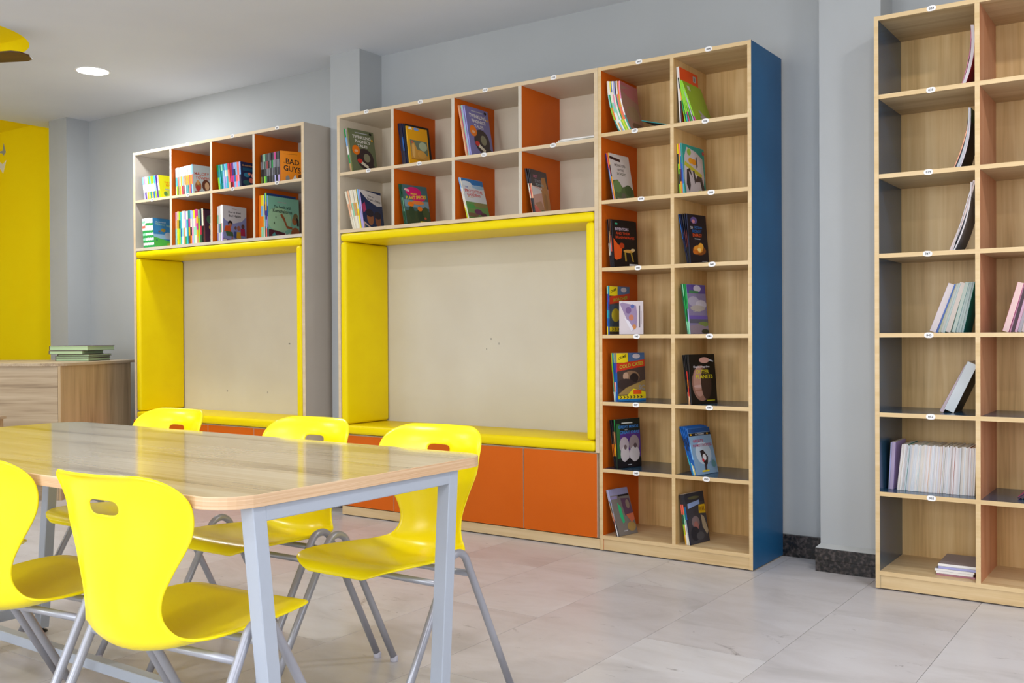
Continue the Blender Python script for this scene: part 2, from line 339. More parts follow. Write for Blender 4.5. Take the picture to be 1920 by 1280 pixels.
# ---------------------------------------------------------------- bookcases
TAGW, TAGH = 0.036, 0.0225
def tag_mesh():
    bm = bmesh.new(); n_ = 20; v = []
    for side in (0, -0.0006):
        v.append([bm.verts.new((math.copysign(abs(math.cos(2*PI*k/n_))**0.7, math.cos(2*PI*k/n_))*TAGW/2, side, math.copysign(abs(math.sin(2*PI*k/n_))**0.8, math.sin(2*PI*k/n_))*TAGH/2)) for k in range(n_)])
    bm.faces.new(v[1]); bm.faces.new(v[0][::-1])
    for k in range(n_): bm.faces.new((v[0][k], v[0][(k+1) % n_], v[1][(k+1) % n_], v[1][k]))
    return to_mesh(bm, 'shelf_tag', ['tag'])
TAG_ME = tag_mesh()
def shelf_tag(parent, x, z, num, tilt=0.0):
    t = obj('shelf_tag', TAG_ME, parent, (x, -0.0003, z), (0, tilt, 0))
    vs, fs = text_geo(num, 0.03); bm = bmesh.new(); bv = [bm.verts.new((a*TAGW*0.55, -0.0009, b*TAGH*0.42)) for a, b in vs]
    for f in fs:
        try: bm.faces.new([bv[i] for i in f])
        except ValueError: pass
    obj('tag_number', to_mesh(bm, 'tag_number', ['ink']), t)
D = 0.388; TH = 0.018; GAP = 0.006
ZS = [0.078+0.3323*k for k in range(7)]          # shelf tops of the tall bookcases

def tall_bookcase(x0, x1, xd, label, left_out, left_in, right_out, div_r, tags0, tags1, tagx):
    u = tag(empty('tall_bookcase', (x0, 0, 0)), label, 'bookcase'); o = x0
    L = lambda *a, **k: box(*a, **k)
    box('side_panel', u, 0, 0, GAP, TH, D, 2.4, ['oak_edge', left_out, left_in], {'-x': 1, '+x': 2})
    box('side_panel', u, x1-o-TH, 0, GAP, x1-o, D, 2.4, ['oak_edge', 'oak_v', right_out], {'-x': 1, '+x': 2})
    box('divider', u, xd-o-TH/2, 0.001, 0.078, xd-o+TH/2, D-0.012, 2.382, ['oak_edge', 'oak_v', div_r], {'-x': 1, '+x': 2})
    box('top_board', u, TH, 0, 2.382, x1-o-TH, D, 2.4, ['oak_edge', 'oak_h'], {'-z': 1, '+z': 1})
    box('bottom_board', u, TH, 0, 0.06, x1-o-TH, D, 0.078, ['oak_edge', 'oak_h'], {'-z': 1, '+z': 1})
    box('plinth', u, TH, 0.004, GAP, x1-o-TH, 0.022, 0.06, 'oak_h')
    for (a, b) in ((TH, xd-o-TH/2), (xd-o+TH/2, x1-o-TH)):
        for z in ZS[1:]: box('shelf', u, a, 0.001, z-TH, b, D-0.012, z, ['oak_edge', 'oak_h', 'blue_dark'], {'-z': 1, '+z': 2})
    box('back_panel', u, TH, D-0.012, 0.078, x1-o-TH, D-0.002, 2.382, 'oak_v')
    for (a, y) in ((0.03, 0.05), (x1-o-0.03, 0.05), ((x1-x0)/2, 0.05), (0.03, D-0.05), (x1-o-0.03, D-0.05)):
        obj('foot', lathe_mesh('foot', [(0.013, 0.0), (0.013, GAP)], 'black', 12, False), u, (a, y, 0))
    zz = [2.391]+[z-TH/2 for z in ZS[:0:-1]]
    for ts, tx in ((tags0, tagx[0]), (tags1, tagx[1])):
        for k, s in enumerate(ts): shelf_tag(u, tx[k]-o, zz[k]+(0.0015 if k == 0 else -0.0005), s, (R.random()-0.5)*0.12)
    return u
U3 = tall_bookcase(-0.794, 0.0, -0.3925, 'tall two column oak bookcase with a blue side panel, right of the yellow niches', 'oak_v', 'orange', 'blue', 'oak_v',
    ['041', '037', '039', '043', '045', '047', '049'], ['044', '036', '038', '040', '046', '048', '050'],
    [[-0.565, -0.590, -0.557, -0.575, -0.585, -0.590, -0.590], [-0.205, -0.222, -0.195, -0.192, -0.206, -0.208, -0.225]])
U4 = tall_bookcase(0.538, 1.335, 0.935, 'tall oak bookcase cut off by the right edge of the picture', 'oak_v', 'blue_dark', 'blue', 'oak_warm_light',  # inner left side: darker blue as painted shade; divider: painted warm reflection
    ['033', '035', '039', '047', '043', '052', '065'], [], [[0.765, 0.762, 0.752, 0.748, 0.752, 0.758, 0.760], []])
U4['label'] = 'tall oak bookcase at the right end of the wall, beside the second pillar'
def cushion(parent, x0, y0, z0, x1, y1, z1, r=0.018):
    c = box('cushion', parent, x0, y0, z0, x1, y1, z1, 'vinyl', None, r, 4, True); return c
def niche_bookcase(x0, x1, divs, doors, th, label, side_mat, in_mat, edge, shelf_edge, tags_t, tags_m, tagx):
    u = tag(empty('niche_bookcase', (x0, 0, 0)), label, 'bookcase'); o = x0; W = x1-x0
    box('side_panel', u, 0, 0, 0.486, th, D, 2.4, [edge, side_mat, in_mat], {'-x': 1, '+x': 2})
    box('side_panel', u, W-th, 0, 0.486, W, D, 2.4, [edge, in_mat, side_mat], {'-x': 1, '+x': 2})
    box('top_board', u, th, 0, 2.380, W-th, D, 2.4, [edge, in_mat], {'-z': 1, '+z': 1})
    box('middle_shelf', u, th, 0.001, 2.037, W-th, D-0.012, 2.055, [edge, in_mat], {'-z': 1, '+z': 1})
    box('lower_shelf', u, th, 0, 1.692, W-th, D-0.012, 1.712, [shelf_edge, in_mat], {'-z': 1, '+z': 1})
    for z0, z1 in ((1.712, 2.037), (2.055, 2.380)):
        for d in divs: box('divider', u, d-o-0.0105, 0.002, z0, d-o+0.0105, D-0.012, z1, ['grey_edge', in_mat, 'orange'], {'-x': 1, '+x': 2})
    box('back_panel', u, th, D-0.012, 1.712, W-th, D-0.002, 2.380, in_mat)
    # padded niche
    a, b = th+0.002, W-th-0.002; t = 0.050
    cushion(u, a, -0.006, 1.690-t, b, D-0.016, 1.690); cushion(u, a, -0.008, 0.490, b, D-0.016, 0.490+t+0.004)
    cushion(u, a, -0.006, 0.546, a+t, D-0.016, 1.639); cushion(u, b-t, -0.006, 0.546, b, D-0.016, 1.639)
    box('niche_board', u, a+0.02, D-0.014, 0.50, b-0.02, D-0.004, 1.68, 'niche')
    # cabinet below
    box('cabinet_carcass', u, 0.004, 0.020, 0.058, W-0.004, D, 0.486, ['beige_edge'])
    for p, q_ in zip(doors, doors[1:]):
        dr = box('door', u, p-o+0.0025, 0.0, 0.062, q_-o-0.0025, 0.0175, 0.482, ['door_edge', 'orange'], {'-y': 1})
        bm = bmesh.new()
    box('plinth', u, 0.02, 0.006, GAP, W-0.004, 0.024, 0.056, 'oak_h')
    box('plinth', u, 0.02, 0.024, GAP, 0.038, D, 0.056, 'oak_h'); box('plinth', u, W-0.022, 0.024, GAP, W-0.004, D, 0.056, 'oak_h')
    for (p, y) in ((0.035, 0.05), (W-0.03, 0.05), (W/2, 0.05), (0.035, D-0.05), (W-0.03, D-0.05)):
        obj('foot', lathe_mesh('foot', [(0.013, 0.0), (0.013, GAP)], 'black', 12, False), u, (p, y, 0))
    for k, s in enumerate(tags_t): shelf_tag(u, tagx[0][k]-o, 2.3915, s, (R.random()-0.5)*0.15)
    for k, s in enumerate(tags_m): shelf_tag(u, tagx[1][k]-o, 2.0455, s, (R.random()-0.5)*0.15)
    return u
U2 = niche_bookcase(-2.599, -0.7955, [-2.157, -1.7125, -1.2655], [-2.599, -2.161, -1.706, -1.254, -0.808], 0.0215,
    'wide bookcase with two rows of cubbies over a yellow padded niche, right of the pillar', 'beige', 'beige', 'beige_edge', 'beige_edge',
    ['011', '012', '013', '014'], ['015', '016', '017', '018'], [[-2.358, -1.944, -1.49, -1.055], [-2.345, -1.955, -1.50, -1.060]])
U1 = niche_bookcase(-4.643, -2.884, [-4.213, -3.776, -3.350], [-4.660, -4.287, -3.8255, -3.364, -2.888], 0.024,
    'greige bookcase with two rows of cubbies over a yellow padded niche, left of the pillar', 'greige', 'greige', 'beige_edge', 'grey_edge',
    ['001', '002', '003', '004'], ['005', '006', '007', '008'], [[-4.425, -4.025, -3.555, -3.125], [-4.42, -4.02, -3.555, -3.13]])
# faint scuffs on the two niche boards
for u, pts in ((U1, [(1.47, 1.28, 0.0, 0.05), (1.35, 1.05, 0.01, 0.012), (1.20, 1.02, 0.015, 0.01), (0.55, 0.68, 0.012, 0.01), (0.98, 0.68, 0.004, 0.014)]), (U2, [(0.86, 1.05, 0.012, 0.008), (0.83, 0.99, 0.006, 0.010), (0.92, 1.02, 0.005, 0.012)])):
    for (x, z, dx, dz) in pts: box('scuff_mark', u, x, D-0.0145, z, x+max(dx, 0.0025), D-0.0139, z+dz, 'marks')

# ---------------------------------------------------------------- books
PAL = dict(white='#efeae6', cream='#e8dcc4', ivory='#ece6d2', black='#17161a', charcoal='#2c2a30', grey='#8d8b92', silver='#b8b9bf', navy='#161c3c', indigo='#2a1c78', blue='#1f5fae',
  sky='#7db4e6', teal='#128a86', turquoise='#2aa9b8', aqua='#8fd3d0', green='#1f9a4a', lime='#8fd02a', olive='#71763a', forest='#23543a', mint='#93d4b0', yellow='#f2dc1c', gold='#e0a51c',
  orange='#f07c12', coral='#ee6a58', red='#d3322a', crimson='#b5153e', pink='#ee8fb0', magenta='#c42a80', purple='#5b2f8c', lilac='#b9a3dc', lavender='#a9a8d8', brown='#6b4630', tan='#c99b6b',
  peach='#f0b48c', maroon='#5a2028', rust='#b4542a')
def C_(c): return lin(PAL.get(c, c) if not c.startswith('#') else c)
PAGE = lin('#e6ded0')
class InkMesh:
    def __init__(s): s.v = []; s.f = []; s.c = []
    def face(s, pts, col): k = len(s.v); s.v += pts; s.f.append(tuple(range(k, k+len(pts)))); s.c.append(col)
    def build(s, name):
        me = bpy.data.meshes.new(name); me.from_pydata(s.v, [], s.f); at_ = me.color_attributes.new('ink', 'FLOAT_COLOR', 'CORNER')
        for p, c in zip(me.polygons, s.c):
            for li in p.loop_indices: at_.data[li].color = (*c, 1)
        me.materials.append(M['print']); me.update(); return me
def book_body(t, w, h, spine, cover, fore=False, bend=0.0, fan=0.0, bulge=0.0):
    """closed paperback standing on its tail; spine on the -y side (fore=True: page edges on the -y side).
    spine: list of colour names from tail to head. bend: sideways sag of the middle."""
    I = InkMesh(); n = 8 if (bend or bulge) else max(1, len(spine)); 
    zz = sorted(set([h*i/n for i in range(n+1)]+[h*i/len(spine) for i in range(len(spine)+1)]))
    ct = min(0.0006, t*0.2); xb = lambda z: bend*4*(z/h)*(1-z/h)
    for za, zb in zip(zz, zz[1:]):
        if zb-za < 1e-6: continue
        sc = C_(spine[min(int(((za+zb)/2)/h*len(spine)), len(spine)-1)]); a, b = xb(za), xb(zb)
        cl = C_(cover)
        if fore:
            for (p, q_, c) in ((0, ct, cl), (ct, t-ct, sc), (t-ct, t, cl)): I.face([(p+a, 0, za), (q_+a, 0, za), (q_+b, 0, zb), (p+b, 0, zb)], c)
            I.face([(t+a, w, za), (a, w, za), (b, w, zb), (t+b, w, zb)], cl)
        else:
            I.face([(a, 0, za), (t+a, 0, za), (t+b, 0, zb), (b, 0, zb)], sc)
            I.face([(t+a, w, za), (a, w, za), (b, w, zb), (t+b, w, zb)], PAGE)
        I.face([(t+a, 0, za), (t+a, w, za), (t+b, w, zb), (t+b, 0, zb)], cl); I.face([(a, w, za), (a, 0, za), (b, 0, zb), (b, w, zb)], cl)
    I.face([(0, 0, h), (t, 0, h), (t, w, h), (0, w, h)], PAGE); I.face([(0, 0, 0), (0, w, 0), (t, w, 0), (t, 0, 0)], PAGE)
    return I
def art_mesh(t, w, h, items, bend=0.0):
    """flat print on the +x cover; items in unit cover coordinates (u from the spine, v from the tail)"""
    I = InkMesh(); lay = 0
    def P(u, v): z = min(max(v, 0), 1)*h; return (t+0.0003+lay*0.00012+bend*4*(z/h)*(1-z/h), min(max(u, 0.005), 0.995)*w, min(max(v, 0.003), 0.997)*h)
    for it in items:
        k = it[0]; lay += 1
        if k == 'r':
            _, u0, v0, u1, v1, c = it; m_ = 6 if bend else 1
            for i in range(m_):
                a = v0+(v1-v0)*i/m_; b = v0+(v1-v0)*(i+1)/m_; I.face([P(u0, a), P(u1, a), P(u1, b), P(u0, b)], C_(c))
        elif k == 'e':
            _, cu, cv, ru, rv, c = it; n_ = 16; I.face([P(cu+ru*math.cos(2*PI*i/n_), cv+rv*math.sin(2*PI*i/n_)) for i in range(n_)], C_(c))
        elif k == 'p': I.face([P(u, v) for u, v in it[1]], C_(it[2]))
        elif k == 't':
            _, s, cu, cv, du, dv, c = it[:7]; slope = it[7] if len(it) > 7 else 0.0
            vs, fs = text_geo(s, 0.02)
            pts = [P(cu+a*du, cv+b*dv+slope*a*du) for a, b in vs]
            for f in fs: I.face([pts[i] for i in f], C_(c))
    return I.build('cover_print')
ORD = ['first', 'second', 'third', 'fourth', 'fifth', 'sixth', 'seventh', 'eighth', 'ninth', 'tenth', 'eleventh', 'twelfth', 'thirteenth', 'fourteenth', 'fifteenth', 'sixteenth']
def ordn(i):
    if i < len(ORD): return ORD[i]
    return '%d%s' % (i+1, 'th' if 10 < (i+1) % 100 < 14 else {1: 'st', 2: 'nd', 3: 'rd'}.get((i+1) % 10, 'th'))
PANELS = [-4.619, -4.2025, -3.7655, -3.3395, -2.5775, -2.1465, -1.702, -1.255, -0.776, -0.3835]
def stack(cell, z, x, y, books, th0, th1, yaw=0.0, front=None, kind='paperback', group=None, gapx=0.0003, spread=0.0):
    """books leaning to the left, left to right: (spine colours, thickness, height, depth[, cover colour])"""
    N = len(books); group = group or 'books in the '+cell
    zc = z+0.0004; prev = 90.0
    panel = max([p for p in PANELS if p < x])
    for i, b in enumerate(books):
        sp, t, h, w = b[:4]; cv = b[4] if len(b) > 4 else (sp[0] if isinstance(sp, (list, tuple)) else sp); bend = b[5] if len(b) > 5 else 0.0
        sp = list(sp) if isinstance(sp, (list, tuple)) else [sp]
        a_ = th0+(th1-th0)*(i/max(N-1, 1))
        if not spread: a_ = min(a_, math.degrees(math.asin(min(1.0, max(0.0, (x-panel-0.001+min(bend, 0))/h)))), prev+0.15); prev = a_
        th = math.radians(a_)
        bd = book_body(t, w, h, sp, cv, False, bend)
        yy = y+(R.random()-0.5)*0.006
        last = (i == N-1 and front)
        yw = yaw if (last or N*books[0][1] < 0.04 or abs(yaw) < 9) else 0.0
        rot = Matrix.Rotation(math.radians(-yw), 4, 'Z') @ Matrix.Rotation(-th, 4, 'Y')
        mw = Matrix.Translation((x, yy, zc)) @ rot
        if last:
            o = empty('book', (0, 0, 0)); o.matrix_world = mw
            c1 = obj('book_body', bd.build('book_body'), o); obj('cover_print', art_mesh(t, w, h, front[1], bend), o)
            tag(o, front[0], 'book', group)
        else:
            o = obj('book', bd.build('book')); o.matrix_world = mw
            col = [c for c in dict.fromkeys(sp) if not c.startswith('#')][:2]
            tag(o, '%s %s, %s from left, %s' % (' and '.join(col), kind, ordn(i), cell), 'book', group)
        x += (t+gapx)/math.cos(th)+spread
def rstack(cell, z, x, y, books, th0, th1, kind='booklet', fore=True, yaw=0.0, xr=None):
    """books leaning to the right; x is the bottom left of the first; page edges face the room"""
    N = len(books)
    for i, b in enumerate(books):
        sp, t, h, w, cv = b[:5]; bend = b[5] if len(b) > 5 else 0.0
        th = math.radians(th0+(th1-th0)*(i/max(N-1, 1))); bd = book_body(t, w, h, [sp], cv, fore, bend)
        yy = y+(R.random()-0.5)*0.008
        o = obj('book', bd.build('book')); o.matrix_world = Matrix.Translation((x, yy, z+t*math.sin(th)+0.0004)) @ Matrix.Rotation(th, 4, 'Y')
        tag(o, '%s covered %s, %s from left, %s' % (cv, kind, ordn(i), cell), 'book', 'books in the '+cell)
        x += (t+0.0003)/math.cos(th)
def lying(cell, items, group):
    for (label, x, y, z, lx, ly, t, rz, spine, cover, tilt) in items:
        I = InkMesh(); a = C_(spine); c = C_(cover); p = [(0, 0), (lx, 0), (lx, ly), (0, ly)]
        for k in range(4):
            q0, q1 = p[k], p[(k+1) % 4]; I.face([(*q0, 0), (*q1, 0), (*q1, t), (*q0, t)], a)
        I.face([(*q_, t) for q_ in p], c); I.face([(*q_, 0) for q_ in p[::-1]], c)
        o = obj('book', I.build('book')); o.location = (x, y, z); o.rotation_euler = (0, tilt, rz); tag(o, label, 'book', group)

Z2T, Z2B = 2.055, 1.712
# ---- wide niche bookcase right of the pillar
BC2 = 'bookcase right of pillar'
def mouse_cover(bg):
    return [('r', 0, 0, 1, 1, bg), ('t', 'TWINKLING', 0.5, 0.83, 0.72, 0.075, 'white', 0.0), ('t', 'PHONICS', 0.52, 0.73, 0.6, 0.07, 'white'), ('t', 'TALES', 0.5, 0.63, 0.4, 0.065, 'white'), ('r', 0.25, 0.915, 0.75, 0.935, 'silver'),
            ('e', 0.55, 0.34, 0.34, 0.24, '#3a2a2c'), ('e', 0.68, 0.14, 0.26, 0.12, '#3a2a2c'), ('e', 0.22, 0.52, 0.15, 0.11, 'orange'), ('e', 0.22, 0.50, 0.07, 0.03, 'peach'), ('e', 0.62, 0.37, 0.13, 0.10, '#8f8a6e'),
            ('e', 0.33, 0.28, 0.10, 0.05, 'red'), ('p', [(0.35, 0.22), (0.62, 0.12), (0.66, 0.18), (0.42, 0.27)], 'cream'), ('e', 0.80, 0.09, 0.09, 0.05, 'orange'), ('e', 0.9, 0.80, 0.04, 0.025, 'gold'), ('e', 0.86, 0.94, 0.05, 0.03, 'black')]
stack('upper first cubby, '+BC2, Z2T, -2.517, 0.03, [(['tan', 'green', 'white', 'sky', 'green'], 0.012, 0.272, 0.20, 'white'), ('olive', 0.009, 0.272, 0.205, '#6f7655')], 12.6, 9.4, 4,
      ('olive green book with white title over a dark animal, upper first cubby', mouse_cover('#6f7655')))
stack('upper second cubby, '+BC2, Z2T, -2.104, 0.03, [('navy', 0.012, 0.247, 0.195), ('charcoal', 0.008, 0.247, 0.195, 'navy'), (['navy', 'blue', 'navy'], 0.010, 0.245, 0.19, 'navy'), ('navy', 0.009, 0.243, 0.192, '#0d1020'), ('black', 0.009, 0.240, 0.192, '#0d0f1a'), ('gold', 0.008, 0.224, 0.165)], 12.0, 7.6, 5,
      ('yellow covered picture book with a white corner mark, front of the dark blue books', [('r', 0, 0, 1, 1, '#f0a80c'), ('r', 0.1, 0.14, 0.94, 0.66, '#6f7c66'), ('e', 0.72, 0.52, 0.2, 0.12, '#b5c3a0'), ('p', [(0.1, 0.14), (0.16, 0.55), (0.3, 0.6), (0.42, 0.42), (0.7, 0.40), (0.94, 0.26), (0.94, 0.14)], '#d3973f'), ('e', 0.24, 0.38, 0.07, 0.2, '#e6b567'),
        ('e', 0.62, 0.3, 0.2, 0.1, '#e0a54a'), ('r', 0.1, 0.14, 0.94, 0.17, '#b97d22'), ('p', [(0.06, 0.93), (0.12, 1.0), (0.22, 0.99), (0.26, 0.92)], 'white'), ('e', 0.45, 0.955, 0.13, 0.04, '#7ea0dc'), ('e', 0.2, 0.6, 0.06, 0.04, '#c8644a')]))
stack('upper third cubby, '+BC2, Z2T, -1.646, 0.03, [('peach', 0.007, 0.292, 0.215), ('tan', 0.006, 0.291, 0.215, 'peach'), ('magenta', 0.004, 0.290, 0.215), ('mint', 0.006, 0.290, 0.215), ('lavender', 0.007, 0.289, 0.215), ('#9d9cd4', 0.007, 0.288, 0.218, '#827bb4')], 12.2, 9.8, -1,
      ('lilac book with white title over a dark animal, in front of pastel spines', mouse_cover('#7f78b0')))
lying('', [('white magazine lying flat, bottom of the pile in the upper fourth cubby', -1.075, 0.03, Z2T+0.0004, 0.235, 0.20, 0.006, 0.03, 'lime', '#dcd67a', 0.0), ('white magazine lying flat, second in the pile in the upper fourth cubby', -1.062, 0.035, Z2T+0.0068, 0.225, 0.19, 0.006, 0.05, 'white', 'white', 0.0),
           ('white magazine lying flat, third in the pile in the upper fourth cubby', -1.05, 0.032, Z2T+0.0132, 0.225, 0.19, 0.006, 0.0, 'white', 'ivory', 0.0), ('brown trimmed magazine lying flat, top of the pile in the upper fourth cubby', -1.035, 0.04, Z2T+0.0196, 0.215, 0.18, 0.005, 0.04, '#d9d3cb', '#b8a898', 0.0)], 'magazines lying in the upper fourth cubby')
stack('lower first cubby, '+BC2, Z2B, -2.50, 0.03, [(['cream', 'peach', 'cream'], 0.013, 0.238, 0.19), (['ivory', 'peach'], 0.011, 0.24, 0.19), (['cream', 'mint', 'ivory'], 0.012, 0.241, 0.19), (['ivory', 'tan', 'cream'], 0.013, 0.241, 0.19), (['cream', 'gold', 'ivory'], 0.010, 0.24, 0.19), (['yellow', 'cream'], 0.009, 0.24, 0.19), (['lavender', 'sky'], 0.010, 0.239, 0.19), ('lilac', 0.008, 0.236, 0.195, 'navy')], 15.2, 8.0, -4,
      ('dark blue picture book with a white title panel, front of the cream spines', [('r', 0, 0, 1, 1, '#20305c'), ('p', [(0, 1), (0.2, 1), (1, 0.93), (1, 0.64), (0.75, 0.62), (0.3, 0.76), (0, 0.95)], '#e6dedd'), ('t', 'How to', 0.48, 0.865, 0.26, 0.05, '#39323c', -0.1), ('t', 'Break a Habit', 0.62, 0.765, 0.62, 0.06, '#39323c', -0.1),
        ('e', 0.35, 0.28, 0.16, 0.17, '#a9683f'), ('e', 0.72, 0.24, 0.14, 0.17, '#9a5c38'), ('e', 0.35, 0.42, 0.18, 0.1, '#2a2030'), ('e', 0.72, 0.38, 0.17, 0.1, '#2a2030'), ('p', [(0, 0.6), (0.15, 0.7), (0.2, 0.5), (0.05, 0.4)], '#c03a6a'), ('p', [(0, 0), (0, 0.2), (0.45, 0)], '#d9b7a9'), ('p', [(0.04, 0), (0.05, 0.13), (0.35, 0)], '#2e4a6a'), ('r', 0.4, 0, 1, 0.05, '#b3553f')]))
stack('lower second cubby, '+BC2, Z2B, -2.094, 0.028, [('forest', 0.005, 0.245, 0.185), (['forest', 'silver', 'forest'], 0.004, 0.245, 0.185), ('forest', 0.004, 0.243, 0.185), (['forest', 'mint', 'forest'], 0.004, 0.242, 0.185), ('#35594d', 0.005, 0.24, 0.188, '#4e6d72')], 14.5, 10.5, 8,
      ('green book with a pink flower and yellow title, lower second cubby', [('r', 0, 0, 1, 1, '#46686c'), ('r', 0, 0.45, 1, 0.62, '#7d97a4'), ('e', 0.42, 0.83, 0.32, 0.13, '#d5156a'), ('e', 0.58, 0.70, 0.3, 0.1, '#d5156a'), ('p', [(0.05, 0.86), (0.24, 0.82), (0.26, 0.88), (0.08, 0.91)], '#eab4b4'), ('t', 'AMAZING', 0.42, 0.785, 0.26, 0.035, 'yellow'), ('t', 'PLANT SPECIES', 0.5, 0.70, 0.84, 0.085, 'yellow', 0.08),
        ('r', 0, 0, 1, 0.36, '#3d4a2c'), ('e', 0.25, 0.3, 0.12, 0.18, '#33452a'), ('e', 0.6, 0.27, 0.13, 0.22, '#2c3c24'), ('e', 0.83, 0.33, 0.13, 0.15, '#46552d'), ('e', 0.25, 0.52, 0.13, 0.06, 'orange'), ('e', 0.55, 0.57, 0.25, 0.05, '#f0853a'), ('e', 0.6, 0.42, 0.1, 0.06, 'orange'), ('r', 0.55, 0.06, 0.92, 0.11, 'yellow'), ('e', 0.78, 0.19, 0.05, 0.03, '#c0502e')]))
stack('lower third cubby, '+BC2, Z2B, -1.638, 0.028, [(['yellow', 'cream', 'sky'], 0.004, 0.242, 0.19, 'white'), (['lime', 'ivory', 'white', 'sky'], 0.004, 0.242, 0.19, 'white'), ('ivory', 0.004, 0.24, 0.195)], 15.8, 14.6, 1,
      ('white book with red title between blue sky and a green garden, lower third cubby', [('r', 0, 0, 1, 1, '#dcdce0'), ('r', 0, 0.86, 1, 1, '#2b73b8'), ('e', 0.2, 0.88, 0.25, 0.06, '#dfe6ee'), ('e', 0.75, 0.82, 0.3, 0.05, '#9fc0de'), ('t', 'THE', 0.18, 0.79, 0.14, 0.035, '#3a62b8'), ('t', 'PROTECTIVE', 0.48, 0.70, 0.8, 0.075, '#cf3d3a'), ('t', 'GARDENS', 0.45, 0.61, 0.62, 0.07, '#cf3d3a'), ('t', 'PLAY', 0.3, 0.55, 0.26, 0.03, 'gold'),
        ('r', 0, 0, 1, 0.43, '#68924a'), ('e', 0.7, 0.37, 0.35, 0.06, '#8a8048'), ('e', 0.5, 0.2, 0.18, 0.07, '#6b2f55'), ('e', 0.73, 0.14, 0.14, 0.05, '#571f35'), ('e', 0.2, 0.11, 0.28, 0.05, '#7a5a40'), ('e', 0.2, 0.32, 0.2, 0.05, '#4d9a4a'), ('r', 0, 0, 1, 0.03, '#9a7350')]))
stack('lower fourth cubby, '+BC2, Z2B, -1.209, 0.028, [(['rust', 'charcoal'], 0.005, 0.242, 0.185, 'charcoal'), (['black', 'cream', 'charcoal'], 0.005, 0.242, 0.185, 'black'), (['black', 'coral', 'charcoal'], 0.005, 0.24, 0.185, 'black'), (['charcoal', 'peach', 'charcoal'], 0.005, 0.237, 0.19, '#3b3138')], 13.0, 8.0, -6,
      ('dark book with a pink and brown photo, lower fourth cubby, bookcase right of pillar', [('r', 0, 0, 1, 1, '#453a3c'), ('r', 0, 0, 1, 0.62, '#c9998a'), ('p', [(0, 0.62), (0.5, 0.56), (0.6, 0.5), (0, 0.4)], '#d8d0ce'), ('p', [(0.55, 0.55), (0.62, 0.85), (0.85, 0.88), (0.98, 0.5), (1, 0), (0.6, 0)], '#b47a3e'), ('t', 'SET', 0.28, 0.85, 0.28, 0.06, '#c06a84'), ('t', 'STATE', 0.42, 0.75, 0.42, 0.06, '#8f8a96'), ('t', 'TEXTURE', 0.48, 0.67, 0.5, 0.055, '#8fa3a6'),
        ('t', 'ROCK', 0.45, 0.59, 0.34, 0.05, '#ded8d8'), ('p', [(0, 0), (0, 0.18), (0.35, 0.12), (0.5, 0)], '#d8685a'), ('p', [(0.05, 0.22), (0.45, 0.3), (0.6, 0.1), (0.35, 0.05)], '#b08060'), ('e', 0.75, 0.3, 0.1, 0.2, '#9c6a35'), ('r', 0.4, 0.05, 0.9, 0.09, '#6a7a40')]))
# ---- tall bookcase with the blue side, left column
BC3 = 'blue sided bookcase'
mix = [(['teal', 'lime', 'aqua', 'ivory'], 'white'), (['ivory', 'orange', 'green', 'white'], 'white'), (['gold', 'white', 'mint', 'ivory', 'yellow'], 'ivory'), (['sky', 'white', 'aqua', 'ivory', 'blue'], 'white'), (['white', 'mint', 'pink', 'ivory'], 'white'), (['lime', 'white', 'ivory', 'lavender'], 'white'), (['yellow', 'green', 'teal', 'navy'], 'navy'), (['lime', 'orange', 'coral', 'ivory'], 'white'), (['ivory', 'coral', 'gold', 'orange'], 'orange'), (['teal', 'white', 'pink'], 'pink')]
stack('top row left cell, '+BC3, ZS[6], -0.692, 0.03, [(m_[0], 0.0068, 0.268-0.001*i, 0.20, m_[1], -0.016) for i, m_ in enumerate(mix)], 15.8, 14.6, -3,
      ('floppy pink and brown book right of a stack, top left cell, blue sided bookcase', [('r', 0, 0, 1, 1, '#a5786a'), ('p', [(0, 1), (1, 1), (1, 0.68), (0.5, 0.72), (0, 0.86)], '#b4646a'), ('e', 0.55, 0.42, 0.35, 0.2, '#9c8062'), ('e', 0.6, 0.12, 0.4, 0.12, '#6a4636')]))
lying('', [('cream booklet lying flat at the bottom, top left cell, blue sided bookcase', -0.572, 0.05, ZS[6]+0.0004, 0.155, 0.2, 0.006, 0.05, 'cream', 'tan', 0.0), ('yellow brown booklet lying second, top left cell, blue sided bookcase', -0.563, 0.06, ZS[6]+0.0068, 0.145, 0.19, 0.005, -0.03, 'peach', '#b08a50', 0.0),
           ('dark teal booklet lying aslant on others, top left cell, blue sided bookcase', -0.59, 0.07, ZS[6]+0.050, 0.15, 0.19, 0.004, 0.0, 'teal', '#2a5a66', 0.26)], 'booklets lying in the top left cell, blue sided bookcase')
